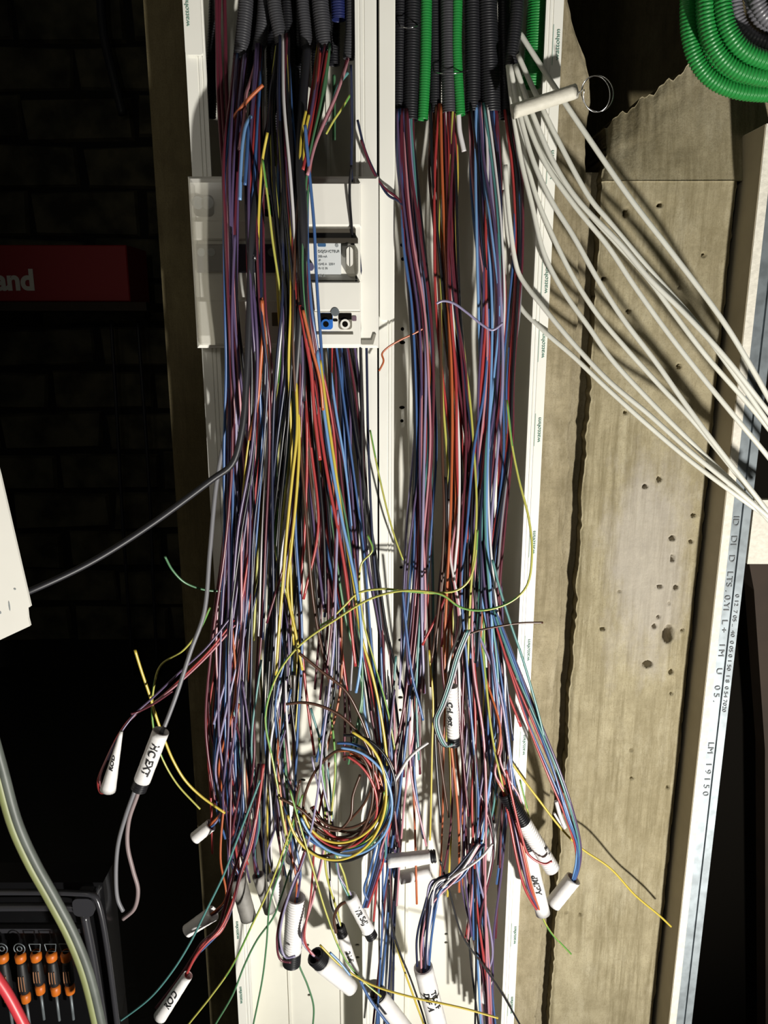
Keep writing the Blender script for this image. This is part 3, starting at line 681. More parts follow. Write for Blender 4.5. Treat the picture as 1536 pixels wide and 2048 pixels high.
ts = sleeve('taped_conduit_end', (1153, 182), (1024, 224), 28, -.10, 'cream taped conduit end pointing right at the top, holding a steel loop', m=mat('cream_tape', '#d6d2c4', .6, noise=.1, nscale=80, bump=.3, bscale=150), group='taped ends')
pts = []
for i in range(34):
    a = math.radians(200+i*22); rr = 31+7*math.sin(i*.37); pts.append(P(1190+4*math.sin(i*.21)+rr*.95*math.cos(a), 194+rr*1.15*math.sin(a), -.10-.0006*i+.006*math.sin(i*.5)))
pts = [P(1140, 190, -.10)]+pts+[P(1150, 196, -.10)]
tag(tube('steel_wire', pts, .0006, M_steel, n=150, k=5), 'looped bright steel wire coming out of the cream taped end', 'wire')

# ------------------------------------------------------------------ wires
NW = [0]
ALIAS = {}
def wire(color, pts, label, r=.0018, group=None, k=7, name=None):
    NW[0] += 1
    stripe = M_earth_green if color == 'yellow-green' else None
    o = tube(name or 'electrical_wire', pts, r, MW[color], k=k, stripe=stripe, n=max(16, min(80, 8*len(pts))))
    return tag(o, label, 'wire', group)
def px_pts(pts, Y, Y2=None):
    n = len(pts); out = []
    for i, q in enumerate(pts):
        y = q[2] if len(q) > 2 else Y+((Y2 if Y2 is not None else Y)-Y)*i/max(1, n-1)
        out.append(P(q[0], q[1], y))
    return out
rnd = random.Random(21)
PENDING = []
def bundle(where, rows, palette, spread_end=1.0, ends=(0, 0), r=.0018, jit=.35, start_jit=14):
    """rows: (px, py, Y, halfwidth px, halfdepth m); palette: {colour: count}; each strand is one wire"""
    for color, cnt in palette.items():
        for c in range(cnt):
            u = rnd.uniform(-1, 1); v = rnd.uniform(-1, 1); ph = rnd.uniform(0, 6.28); fr = rnd.uniform(.5, 1.1)
            last = len(rows)-rnd.randint(*ends)
            pts = []
            for i, (px, py, Y, hw, hd) in enumerate(rows[:last]):
                uu = .8*u+jit*math.sin(ph+fr*i)+.12*rnd.uniform(-1, 1)
                vv = .8*v+.3*math.sin(ph*2+fr*.8*i)
                yy = py+(rnd.uniform(-start_jit, start_jit) if i else -12)
                pts.append(P(px+hw*uu, yy, min(Y+hd*vv, -.006)))
            if rnd.random() < .5 and last < len(rows):
                pts[-1] = pts[-1]+Vector((rnd.uniform(-.02, .02)*spread_end, rnd.uniform(-.01, .0), rnd.uniform(-.02, .03)))
            PENDING.append((where, color, pts[min(2, len(pts)-1)].x, sum(q.y for q in pts)/len(pts), pts, r*rnd.uniform(.9, 1.12)))
ORD = ['first', 'second', 'third', 'fourth', 'fifth', 'sixth', 'seventh', 'eighth', 'ninth']
NUM = ['none', 'one', 'two', 'three', 'four', 'five', 'six', 'seven', 'eight', 'nine']
# left group
bundle('in the leftmost strand before the panel',
       [(482, 120, -.045, 12, .01), (474, 210, -.09, 12, .012), (463, 330, -.125, 14, .012), (461, 470, -.135, 14, .012), (463, 620, -.135, 12, .012), (470, 740, -.12, 16, .015), (476, 900, -.10, 24, .02),
        (478, 1080, -.09, 32, .025), (466, 1280, -.085, 42, .025), (455, 1460, -.08, 42, .025), (458, 1600, -.08, 30, .025), (478, 1690, -.07, 26, .02), (490, 1760, -.06, 26, .02)],
       {'dark red': 7, 'red': 4, 'violet': 5, 'lilac': 2, 'pink': 2, 'blue': 3, 'black': 4, 'navy': 2}, ends=(0, 3))
bundle('in the strand beside the leftmost one',
       [(522, 100, -.04, 8, .01), (516, 210, -.09, 14, .012), (512, 330, -.12, 18, .015), (508, 480, -.135, 18, .015), (512, 620, -.14, 16, .015), (520, 740, -.125, 20, .015), (518, 900, -.10, 28, .02),
        (505, 1080, -.09, 36, .025), (495, 1280, -.085, 44, .025), (485, 1480, -.08, 44, .025), (490, 1640, -.08, 34, .025), (500, 1740, -.07, 30, .02)],
       {'black': 6, 'dark red': 4, 'red': 2, 'navy': 3, 'orange': 1, 'pink': 1, 'blue': 2, 'violet': 3, 'white': 1}, ends=(0, 3))
bundle('in the dark strand crossing the panel',
       [(566, 80, -.055, 10, .01), (562, 200, -.10, 18, .012), (566, 330, -.125, 24, .012), (572, 470, -.135, 26, .012), (578, 600, -.14, 24, .012), (578, 730, -.125, 28, .015), (570, 900, -.10, 34, .02),
        (560, 1080, -.09, 40, .025), (550, 1280, -.085, 46, .025), (545, 1480, -.08, 46, .025), (552, 1640, -.075, 44, .025), (560, 1760, -.07, 44, .02)],
       {'black': 8, 'navy': 4, 'dark red': 3, 'violet': 3, 'teal': 2, 'green': 2, 'blue': 2, 'yellow-green': 3, 'white': 2, 'yellow': 2}, ends=(0, 3))
bundle('in the strand left of the main switch',
       [(648, 100, -.05, 12, .01), (632, 200, -.09, 12, .012), (612, 310, -.12, 12, .012), (600, 450, -.14, 16, .012), (604, 600, -.145, 18, .012), (618, 730, -.125, 26, .015), (632, 880, -.10, 36, .02),
        (645, 1050, -.09, 44, .025), (655, 1230, -.085, 56, .025), (660, 1380, -.08, 66, .025), (650, 1520, -.08, 66, .025)],
       {'red': 5, 'dark red': 6, 'orange': 2, 'yellow': 2, 'blue': 3, 'green': 2, 'black': 6, 'violet': 2, 'brown': 2, 'grey': 2}, ends=(0, 3))
bundle('beside the middle trunking lips',
       [(676, 650, -.076, 26, .004), (690, 800, -.070, 34, .015), (705, 950, -.06, 34, .02), (725, 1120, -.06, 36, .02), (745, 1280, -.065, 38, .02), (765, 1420, -.075, 34, .02), (778, 1560, -.08, 30, .02), (780, 1700, -.08, 30, .02), (778, 1850, -.08, 30, .02), (770, 2070, -.08, 34, .02)],
       {'blue': 3, 'navy': 4, 'dark red': 4, 'red': 1, 'violet': 3, 'black': 3, 'light blue': 1, 'lilac': 1}, ends=(0, 4))
# right group
bundle('in the violet strand of the right trunking',
       [(808, 230, -.045, 16, .01), (812, 330, -.06, 20, .012), (824, 470, -.075, 20, .015), (840, 620, -.08, 20, .015), (848, 760, -.08, 20, .015), (850, 900, -.08, 22, .015), (842, 1040, -.08, 26, .02),
        (838, 1200, -.08, 30, .02), (830, 1380, -.08, 34, .02), (820, 1540, -.08, 36, .02), (815, 1680, -.075, 36, .02), (805, 1800, -.075, 40, .02)],
       {'violet': 6, 'dark red': 7, 'blue': 3, 'lilac': 2, 'teal': 2, 'pink': 2, 'orange': 1, 'black': 2, 'red': 2}, ends=(0, 3))
bundle('in the middle strand, right trunking',
       [(885, 220, -.045, 24, .01), (886, 330, -.06, 26, .012), (888, 470, -.075, 22, .015), (896, 620, -.085, 22, .015), (908, 760, -.085, 28, .015), (918, 900, -.085, 30, .015), (920, 1040, -.085, 30, .02),
        (915, 1180, -.085, 34, .02), (912, 1330, -.085, 40, .02), (915, 1490, -.08, 42, .02), (915, 1640, -.075, 44, .02), (910, 1780, -.07, 46, .02)],
       {'dark red': 6, 'brown': 3, 'red': 3, 'yellow': 3, 'orange': 3, 'black': 4, 'navy': 2, 'white': 2, 'yellow-green': 2}, ends=(0, 3))
bundle('in the dense right-hand strand',
       [(966, 218, -.045, 26, .01), (972, 330, -.06, 28, .012), (980, 470, -.08, 26, .015), (988, 620, -.085, 26, .015), (985, 760, -.085, 26, .015), (975, 900, -.085, 28, .015), (965, 1040, -.085, 32, .02),
        (965, 1180, -.085, 38, .02), (970, 1330, -.085, 44, .02), (980, 1470, -.085, 44, .02), (975, 1600, -.085, 44, .02), (965, 1740, -.08, 44, .02), (965, 1880, -.075, 36, .02), (975, 2070, -.075, 34, .02)],
       {'violet': 6, 'navy': 5, 'blue': 5, 'dark red': 6, 'red': 6, 'black': 5, 'white': 5, 'teal': 3, 'lilac': 3, 'light blue': 3, 'yellow': 1, 'pink': 2}, ends=(0, 5))
bundle('along the shaded right trunking wall',
       [(1016, 232, -.04, 8, .006), (1032, 350, -.05, 10, .008), (1036, 500, -.06, 10, .008), (1030, 620, -.07, 12, .008), (1020, 760, -.075, 12, .01), (1018, 900, -.075, 14, .01), (1000, 1040, -.08, 18, .01), (985, 1180, -.085, 24, .015), (985, 1330, -.085, 28, .015), (995, 1500, -.085, 26, .015)],
       {'dark red': 4, 'red': 2, 'navy': 2, 'blue': 2, 'black': 2, 'grey': 1}, ends=(0, 2))
bundle('in the bottom right strand',
       [(952, 1700, -.085, 14, .01), (955, 1800, -.08, 16, .012), (962, 1900, -.075, 16, .012), (972, 1990, -.075, 14, .012), (978, 2080, -.075, 16, .012)],
       {'red': 4, 'pink': 3, 'violet': 2, 'blue': 2, 'dark red': 2})
bundle('twisted above the large marked end',
       [(960, 1700, -.10, 8, .008), (915, 1745, -.115, 10, .008), (872, 1775, -.125, 14, .008), (856, 1820, -.13, 14, .008), (848, 1880, -.13, 13, .008), (848, 1945, -.13, 11, .008)],
       {'navy': 4, 'blue': 2, 'lilac': 2, 'pink': 1, 'white': 1}, jit=.6)
bundle('falling to the lower right white end',
       [(985, 1230, -.10, 10, .008), (1022, 1330, -.105, 14, .008), (1068, 1450, -.11, 14, .006), (1108, 1550, -.115, 12, .006), (1136, 1630, -.115, 11, .006), (1154, 1690, -.11, 9, .006), (1154, 1730, -.10, 7, .006), (1145, 1764, -.09, 6, .004)],
       {'blue': 2, 'light blue': 1, 'red': 2, 'violet': 2, 'teal': 1}, start_jit=5)
bundle('looping under the lower right marked end',
       [(1000, 1560, -.11, 6, .006), (1025, 1640, -.125, 10, .006), (1042, 1720, -.13, 10, .006), (1058, 1780, -.13, 10, .006), (1078, 1818, -.125, 6, .006), (1088, 1826, -.115, 4, .004)],
       {'red': 2, 'violet': 1, 'navy': 1, 'orange': 1}, start_jit=5)
bundle('leading to the bottom left sleeve',
       [(522, 1540, -.10, 8, .008), (508, 1620, -.115, 9, .008), (492, 1690, -.125, 9, .008), (472, 1750, -.135, 9, .008), (455, 1815, -.145, 9, .008), (436, 1862, -.155, 8, .006), (405, 1890, -.165, 6, .006), (388, 1915, -.17, 5, .005), (360, 1960, -.172, 6, .005), (318, 2020, -.178, 6, .004)],
       {'red': 4, 'dark red': 2, 'blue': 1}, start_jit=5)
# rainbow coil
NTH = ['tenth', 'eleventh', 'twelfth', 'thirteenth', 'fourteenth', 'fifteenth', 'sixteenth', 'seventeenth']
coil_cols = ['brown', 'brown', 'brown', 'dark red', 'red', 'red', 'orange', 'orange', 'yellow', 'black', 'green', 'yellow-green', 'light blue', 'blue', 'brown', 'black', 'yellow']
for i, c in enumerate(coil_cols):
    e = i/(len(coil_cols)-1); R = 66+40*e+rnd.uniform(-4, 4); cx, cy = 684+rnd.uniform(-10, 8), 1592+rnd.uniform(-8, 8); j = 0; a_end = rnd.choice((-70, -40, -10, 20)); pts = []
    for a in range(200, a_end, -18):
        rad = math.radians(a-0); rr = R+7*math.sin(a*.03+i)
        # from the left foot round the bottom and up the right side
        th = math.radians(90+(200-a)*-1+70)
        pts.append(P(cx+rr*.98*math.cos(th)+j, cy+rr*1.22*math.sin(th)*(.95), -.115-.012*math.sin(i*1.7)-.01*e))
    wire(c, pts, f'{c} wire, {ORD[i] if i < 9 else NTH[i-9]} from the inside of the big coil at bottom centre', .0020, group=f'{c} wires bent round in the big coil at the bottom centre')
for pts, lab in (([(572, 1408), (606, 1405), (642, 1412), (682, 1432), (720, 1470), (742, 1512), (746, 1560), (730, 1604), (700, 1640)], 'thick brown wire arching over the coil from the left'),
                 ([(598, 1306), (640, 1340), (690, 1380), (716, 1424), (738, 1480), (752, 1540), (748, 1600)], 'thick brown wire slanting down into the coil from upper left'),
                 ([(560, 1596), (600, 1618), (640, 1652), (676, 1660), (700, 1636), (706, 1590), (720, 1550)], 'thick brown wire sagging below the coil centre'),
                 ([(600, 1560), (590, 1620), (604, 1680), (640, 1712), (700, 1690), (735, 1640), (745, 1570), (720, 1510), (680, 1500), (640, 1530), (610, 1590), (606, 1700)], 'thick brown wire making a full turn in the coil')):
    wire('brown', px_pts(pts, -.135, -.12), lab, .0021)
# single wires that can be told apart
H = [
 ('red', [(655, 104), (648, 150), (638, 210), (624, 280), (612, 360), (606, 460)], -.065, -.15, 'bright red wire at the right of the thickest charcoal conduit mouth', .0022),
 ('red', [(646, 104), (642, 160), (634, 220), (620, 285), (608, 350), (602, 440)], -.06, -.15, 'bright red wire at the centre of the thickest charcoal conduit mouth', .0022),
 ('red', [(640, 104), (636, 150), (628, 215), (618, 270), (606, 340)], -.065, -.14, 'bright red wire at the left of the thickest charcoal conduit mouth', .002),
 ('pink', [(696, 116), (688, 145), (672, 190), (650, 240), (630, 290), (615, 350)], -.055, -.14, 'pink wire from the open conduit beside the middle lips', .002),
 ('dark red', [(694, 118), (682, 160), (664, 215), (642, 262), (624, 310), (612, 380)], -.06, -.14, 'dark red wire from the open conduit beside the middle lips', .0018),
 ('yellow', [(612, 222), (606, 250), (602, 280), (600, 310), (598, 360)], -.12, -.14, 'short yellow wire above the panel, left of a pair', .0016),
 ('yellow', [(618, 230), (612, 258), (609, 285), (607, 320), (604, 370)], -.12, -.14, 'short yellow wire above the panel, right of a pair', .0016),
 ('light blue', [(502, 232), (492, 250), (486, 280), (482, 330), (480, 400)], -.12, -.15, 'light blue wire end above the panel in the leftmost strand', .002),
 ('blue', [(498, 240), (496, 270), (494, 310), (490, 370)], -.12, -.15, 'blue wire end above the panel beside the light blue one', .002),
 ('pink', [(515, 104), (510, 130), (500, 165), (492, 190), (488, 240), (478, 300)], -.05, -.13, 'pink wire from the second charcoal conduit', .002),
 ('black', [(563, 92), (552, 140), (545, 180), (540, 240), (528, 320), (516, 420), (508, 520)], -.06, -.15, 'thick black wire from the open third conduit', .004),
 ('dark red', [(440, -40), (438, 60), (442, 160), (448, 260), (454, 350), (458, 460)], -.035, -.13, 'dark red wire beside the left lip conduit, right of three', .0024),
 ('dark red', [(432, -40), (434, 80), (436, 180), (442, 280), (448, 360), (452, 470)], -.04, -.13, 'dark red wire beside the left lip conduit, middle of three', .0024),
 ('dark red', [(448, -40), (450, 50), (452, 150), (456, 250), (460, 340), (462, 450)], -.03, -.13, 'dark red wire beside the left lip conduit, hindmost of three', .0024),
 ('red', [(600, 610), (612, 680), (622, 740), (628, 820), (640, 920)], -.155, -.13, 'bright red wire bulging forward below the panel', .0024),
 ('orange', [(606, 620), (622, 690), (640, 760), (646, 820)], -.16, -.13, 'orange wire slanting right at the panel bottom edge', .002),
 ('orange', [(524, 600), (526, 660), (522, 720), (515, 800), (500, 880)], -.155, -.12, 'orange wire crossing the lower left of the panel', .0024),
 ('yellow-green', [(1014, 800), (1024, 890), (1038, 960), (1058, 1040), (1064, 1110), (1052, 1175), (1015, 1207), (960, 1221), (920, 1214), (885, 1190), (850, 1183), (800, 1182), (740, 1198), (670, 1240), (600, 1290), (560, 1340), (536, 1400), (531, 1445), (545, 1520), (560, 1600), (575, 1690)], -.125, -.13, 'long earth wire looping from the right strand across to the left one', .0016),
 ('yellow-green', [(955, 1060), (950, 1120), (938, 1160), (915, 1180), (870, 1186), (820, 1183), (760, 1178), (715, 1187), (690, 1210), (660, 1240), (640, 1252)], -.12, -.125, 'shorter earth wire lying across the middle above the long looping one', .0016),
 ('lilac', [(873, 607), (886, 602), (906, 606), (935, 626), (965, 650), (985, 660), (1006, 646)], -.125, None, 'short lilac wire waving across the right strands', .0016),
 ('orange', [(850, 655), (826, 668), (800, 680), (772, 698), (764, 708), (767, 722), (758, 742)], -.09, None, 'kinked orange wire sticking left over the middle lips', .0013),
 ('green', [(330, 1113), (345, 1140), (370, 1165), (412, 1180), (450, 1182)], -.13, -.09, 'stray pale green wire end curling left of the left trunking', .0016),
 ('yellow', [(270, 1300), (283, 1342), (300, 1392), (312, 1432), (330, 1482), (346, 1520), (370, 1560), (402, 1592), (450, 1626)], -.135, -.10, 'stray yellow wire slanting behind the leftmost marked end', .002),
 ('yellow-green', [(420, 1215), (400, 1258), (365, 1302), (322, 1330), (308, 1372), (305, 1440), (320, 1505), (352, 1565), (400, 1618)], -.11, -.09, 'dim earth wire bowing out left behind the grey cable', .0015),
 ('red', [(468, 1240), (420, 1300), (370, 1350), (312, 1402), (280, 1420), (258, 1440), (238, 1468), (212, 1520), (196, 1562), (200, 1584), (212, 1586)], -.10, -.168, 'red wire running out left to the tapering sleeve', .0016),
 ('pink', [(470, 1250), (415, 1312), (360, 1364), (310, 1404), (268, 1432), (242, 1464), (216, 1512), (200, 1556), (204, 1578), (214, 1582)], -.10, -.172, 'pink wire running out left to the tapering sleeve', .0015),
 ('violet', [(460, 1236), (412, 1296), (362, 1342), (305, 1396), (270, 1428), (245, 1460), (228, 1490), (216, 1520)], -.105, -.168, 'violet wire running out left to the tapering sleeve', .0016),
 ('dark red', [(345, 1382), (310, 1406), (275, 1424), (262, 1428)], -.15, -.165, 'short dark red wire end crossing the wires to the tapering sleeve', .0016),
 ('teal', [(520, 1560), (498, 1618), (472, 1685), (448, 1748), (412, 1822), (380, 1886), (345, 1942), (300, 1996), (235, 2046), (190, 2080)], -.15, -.19, 'long teal wire slanting from the left strand to the bottom left corner', .0016),
 ('yellow-green', [(605, 1590), (570, 1690), (545, 1760), (528, 1800), (506, 1846), (462, 1936), (420, 1995), (376, 2050), (350, 2085)], -.13, -.16, 'earth wire slanting left out of the bottom edge, the upper of two', .0015),
 ('green', [(580, 1740), (560, 1800), (547, 1834), (514, 1880), (489, 1930), (465, 1990), (430, 2050)], -.12, -.14, 'green wire slanting left out of the bottom edge, below the earth wire', .0015),
 ('green', [(600, 1560), (590, 1640), (560, 1740), (540, 1806), (533, 1888), (525, 1956), (506, 2052)], -.13, -.13, 'dark green wire hanging straight over the bottom left lip', .0014),
 ('green', [(590, 1880), (597, 1926), (615, 1970), (627, 2012), (625, 2060)], -.10, None, 'green wire below the ribbed white sleeve', .0015),
 ('yellow-green', [(580, 1580), (600, 1650), (623, 1728), (653, 1828), (683, 1905), (716, 1952), (762, 1993)], -.14, -.14, 'earth wire slanting right past the thick white end at the bottom', .0015),
 ('yellow', [(640, 1890), (680, 1930), (740, 1968), (830, 1996), (884, 2007), (940, 2020), (996, 2036)], -.145, -.15, 'yellow wire running level to the right near the bottom edge', .0016),
 ('yellow', [(1000, 1480), (1014, 1510), (1042, 1552), (1072, 1592), (1125, 1660), (1162, 1696), (1220, 1736), (1270, 1790), (1320, 1832), (1342, 1853)], -.09, -.045, 'stray yellow wire slanting over the concrete at the lower right', .0017),
 ('yellow-green', [(1040, 1560), (1062, 1660), (1066, 1760), (1082, 1826), (1100, 1862), (1142, 1908)], -.09, -.06, 'earth wire poking out below the marked end at the lower right', .0015),
 ('brown', [(890, 1345), (905, 1300), (940, 1268), (1000, 1252), (1042, 1246), (1086, 1245)], -.125, -.12, 'dark brown wire end poking right over the trunking lip', .0015),
 ('light blue', [(634, 700), (645, 800), (662, 920), (684, 1040), (704, 1130), (718, 1210), (723, 1290), (718, 1350), (712, 1385)], -.13, -.12, 'thick light blue wire ending above the coil', .0021),
 ('red', [(628, 760), (642, 870), (660, 980), (680, 1080), (695, 1180), (704, 1270), (711, 1332)], -.13, -.12, 'bright red wire ending above the coil', .0021),
 ('yellow', [(640, 720), (652, 810), (668, 920), (688, 1060), (708, 1170), (722, 1270), (742, 1340), (756, 1400), (768, 1470), (775, 1530)], -.128, -.115, 'bright yellow wire slanting down beside the light blue one', .002),
 ('lilac', [(676, 1020), (672, 1140), (668, 1280), (656, 1400), (646, 1480), (636, 1580), (622, 1660), (604, 1724), (585, 1770), (566, 1830), (560, 1880), (572, 1915), (590, 1912)], -.125, -.14, 'pale lilac wire falling past the coil to the ribbed sleeve', .0018),
 ('dark red', [(610, 1700), (590, 1760), (565, 1820), (554, 1880), (562, 1920), (582, 1925)], -.135, -.13, 'dark red wire looped under the ribbed white sleeve', .0018),
 ('navy', [(616, 1690), (594, 1756), (570, 1816), (558, 1870), (562, 1905), (578, 1918)], -.13, -.125, 'navy wire looped under the ribbed white sleeve', .0018),
 ('blue', [(610, 250), (617, 330), (628, 450), (632, 540), (637, 620), (642, 690), (648, 800), (655, 950)], -.14, -.11, 'blue wire falling straight across the main switch label', .002),
 ('black', [(703, 330), (699, 380), (703, 450), (711, 540), (719, 640), (721, 720), (724, 900), (735, 1100)], -.115, -.07, 'black wire falling over the switch lever', .0017),
 ('navy', [(702, 130), (704, 250), (703, 350), (712, 450), (722, 540), (731, 620), (733, 700), (737, 900), (748, 1120), (766, 1280)], -.10, -.07, 'navy wire falling right of the switch lever', .0018),
 ('navy', [(715, 240), (730, 300), (752, 350), (776, 390), (800, 405), (815, 440)], -.085, -.08, 'navy wire crossing from the left trunking to the right', .0016),
 ('dark red', [(722, 280), (745, 340), (768, 375), (796, 398), (812, 430)], -.085, -.08, 'dark red wire crossing from the left trunking to the right', .0016),
 ('orange', [(526, 170), (505, 190), (482, 216), (468, 235), (460, 260)], -.11, None, 'short orange brown wire end sticking up right below the second conduit', .0022),
 ('yellow-green', [(700, 190), (685, 215), (668, 240), (652, 268)], -.075, None, 'short earth wire end sticking up beside the middle lips', .0015),
 ('green', [(668, 150), (668, 200), (668, 280)], -.05, None, 'green wire end in the dark above the main switch', .0022),
 ('teal', [(696, 145), (680, 165), (668, 195), (650, 250)], -.07, None, 'teal wire leaving the open conduit beside the middle lips', .002),
 ('yellow', [(535, 265), (525, 320), (518, 420), (516, 540), (518, 690), (512, 800), (495, 900), (485, 1000)], -.16, -.11, 'yellow wire falling in front of the panel left of the dark strand', .0016),
 ('yellow-green', [(525, 320), (536, 400), (545, 480), (560, 580), (575, 690), (586, 760)], -.155, -.13, 'earth wire slanting across the panel from the dark strand', .0015),
 ('yellow', [(590, 690), (592, 760), (594, 860), (584, 960), (574, 1060), (566, 1160), (558, 1260), (552, 1350)], -.135, -.12, 'bright yellow wire below the panel, the left one of a pair', .002),
 ('yellow', [(598, 700), (597, 790), (598, 900), (592, 1000), (582, 1100), (575, 1180), (590, 1260), (605, 1340)], -.13, -.12, 'bright yellow wire below the panel, the right one of a pair', .002),
 ('white', [(917, 226), (919, 260), (924, 285), (928, 303)], -.055, None, 'short cream wire end below the second thin green conduit', .0032),
 ('teal', [(985, 1120), (1000, 1180), (1022, 1250), (1046, 1320), (1072, 1410), (1090, 1480)], -.125, -.115, 'teal wire swinging right over the shaded trunking wall', .0018),
 ('black', [(880, 1720), (898, 1780), (925, 1872), (960, 1922), (1000, 1980), (1046, 2060)], -.12, -.10, 'black wire slanting right across the bottom of the right trunking', .0015),
 ('white', [(985, 1688), (965, 1712), (940, 1732), (905, 1755), (885, 1775)], -.135, -.13, 'white wire end reaching up right above the twisted bunch', .0018),
 ('white', [(1112, 1602), (1120, 1630), (1130, 1655)], -.125, None, 'short white wire end, upper of two, beside the blue and red wires at right', .003),
 ('white', [(1108, 1626), (1118, 1642), (1130, 1657)], -.12, None, 'thin white wire end, lower of two, beside the blue and red wires at right', .0018),
 ('white', [(856, 1485), (835, 1500), (815, 1520), (800, 1545), (785, 1570)], -.125, -.12, 'white wire end curling up right beside the coil', .0022),
 ('black', [(778, 1760), (784, 1850), (800, 1905), (822, 1960), (846, 2030), (860, 2080)], -.12, -.11, 'black wire bowing down left of the large marked end', .0015),
 ('yellow', [(790, 1880), (805, 1930), (826, 1990), (848, 2050)], -.11, None, 'pale yellow wire beside the bowing black wire at the bottom', .0016),
 ('blue', [(720, 1960), (735, 1990), (755, 2020), (790, 2065)], -.12, None, 'blue wire slanting out of the bottom edge at the centre', .0022),
 ('light blue', [(660, 1905), (680, 1925), (700, 1950)], -.15, None, 'light blue wire end lying on the thick white conduit end', .0018),
 ('yellow', [(858, 1300), (866, 1400), (864, 1500), (862, 1600), (860, 1680)], -.10, None, 'yellow wire hanging straight left of the ribbed marked end', .0015),
 ('yellow-green', [(740, 860), (760, 960), (785, 1060), (806, 1120)], -.09, None, 'thin olive earth wire slanting right over the middle lips', .0013),
 ('yellow-green', [(735, 1070), (745, 1100), (722, 1130), (725, 1230), (750, 1330), (775, 1420), (790, 1500)], -.10, None, 'earth wire slanting down to the right of the coil', .0014),
 ('violet', [(470, 470), (466, 560), (464, 660), (468, 760), (480, 860)], -.155, -.13, 'violet wire on the very front of the leftmost strand', .0018),
 ('blue', [(805, 1180), (815, 1280), (826, 1360), (838, 1405), (846, 1440)], -.115, None, 'blue wire slanting right in front of the violet strand', .0018),
 ('red', [(1012, 1540), (1040, 1660), (1058, 1710), (1090, 1728), (1104, 1722)], -.145, -.14, 'red wire hooked round the two ribbed ends at the lower right', .0018),
 ('blue', [(752, 1690), (738, 1745), (728, 1780), (735, 1800)], -.11, None, 'blue wire bent above the marked end at the middle lips', .0018),
 ('brown', [(672, 1865), (668, 1835), (680, 1810), (700, 1800)], -.09, None, 'brown wire joining the two marked ends at the middle lips', .0026),
]
for c, pts, Y, Y2, lab, r in H: wire(c, px_pts(pts, Y, Y2), lab, r)
# teal wrap on the ribbed marked end
for i, (dx, c) in enumerate(((0, 'teal'), (5, 'grey'), (-4, 'black'))):
    pts = [(935+dx, 1260), (915+dx, 1310), (898+dx, 1370), (884+dx, 1410), (872+dx, 1440), (880+dx, 1475), (892+dx, 1492), (905+dx, 1488)]
    wire(c, px_pts(pts, -.135), f'{c} wire bowing left round the ribbed marked end in the right strands', .0018)
for i in range(4):
    c = ['blue', 'navy', 'violet', 'red'][i]
    pts = [(770+4*i, 1640), (752+5*i, 1720), (736+4*i, 1780), (726+3*i, 1815)]
    wire(c, px_pts(pts, -.105), f'{c} wire bunched down to the writing above the middle lips', .0017)

# black cables falling in the dark strand over the panel
for i, (pts, lab) in enumerate((([(575, 150), (572, 260), (570, 360), (568, 450), (566, 540), (572, 640), (565, 760), (548, 900)], 'thick black cable in the dark strand over the panel, the left of three'),
                               ([(590, 140), (594, 250), (592, 360), (594, 470), (596, 580), (600, 680), (606, 800)], 'thick black cable in the dark strand over the panel, the middle of three'),
                               ([(614, 95), (606, 200), (600, 320), (606, 430), (606, 520), (600, 640), (590, 780)], 'thick black cable in the dark strand over the panel, the right of three'))):
    q = [P(px, py, (-.05, -.085, -.12, -.135, -.135, -.135, -.115, -.09)[j]-.006*i) for j, (px, py) in enumerate(pts)]
    tag(tube('power_cable', q, .0055, M_bcable, k=9), lab, 'cable')
skip = ('hanging far left', 'leftmost of all', 'bottom left', 'cream', 'two lines', 'lower right over', 'cut by the bottom')
centres = [470, 500, 560, 640, 770, 830, 915, 970]
for (a, c, Y, lab) in SLV:
    if any(t in lab for t in skip): continue
    dx, dy = c[0]-a[0], c[1]-a[1]; ln = math.hypot(dx, dy); dx /= ln; dy /= ln
    cx = min(centres, key=lambda q: abs(q-a[0])); cx = cx if cx > 460 else 470
    for col_ in rnd.sample(['red', 'blue', 'violet', 'black', 'dark red', 'white', 'navy', 'lilac', 'pink', 'teal', 'orange', 'yellow-green'], 3):
        j = lambda q: rnd.uniform(-q, q)
        up = 1 if dy > .25 else .3
        pts = [P(a[0]+dx*14+j(3), a[1]+dy*14, Y), P(a[0]-dx*6+j(4), a[1]-dy*6, Y-.002), P(a[0]-dx*34*up+j(7), a[1]-dy*30*up-14, Y-.004+j(.004)),
               P(a[0]*.6+cx*.4+j(14), a[1]-110+j(15), (Y-.09)/2-.01), P(a[0]*.25+cx*.75+j(20), a[1]-250+j(20), -.095+j(.01)), P(cx+j(24), a[1]-400+j(40), -.09+j(.01))]
        short = ' '.join(lab.replace(',', '').split()[:11])
        wire(col_, pts, f'{col_} wire into the {short}', .0017, group='wires leading into marked conduit ends')
# the strands: those in front are wires of their own, the hindmost ones in the tangle are one mass
keep_n = max(0, 300-NW[0])
order = sorted(range(len(PENDING)), key=lambda i: PENDING[i][3])
front = set(order[:keep_n]); sets = {}
for i in sorted(front): sets.setdefault(PENDING[i][:2], []).append(i)
for (where, color), idx in sets.items():
    idx.sort(key=lambda i: PENDING[i][2])
    for c, i in enumerate(idx):
        lab = f'foremost {color} wire {where}' if len(idx) == 1 else f'{color} wire, {ORD[c]} from left in front, {where}'
        wire(color, PENDING[i][4], lab, PENDING[i][5], group=f'{color} wires {where}')
tv, tf, tm = [], [], []; names = sorted(MW)
for i in order[keep_n:]:
    where, color, _, _, pts, r = PENDING[i]
    v, f = tube_data(spline(pts, max(16, min(80, 8*len(pts)))), r, 7); base = len(tv)
    tv += [tuple(q) for q in v]; tf += [tuple(k+base for k in q) for q in f]; tm += [names.index(color)]*len(f)
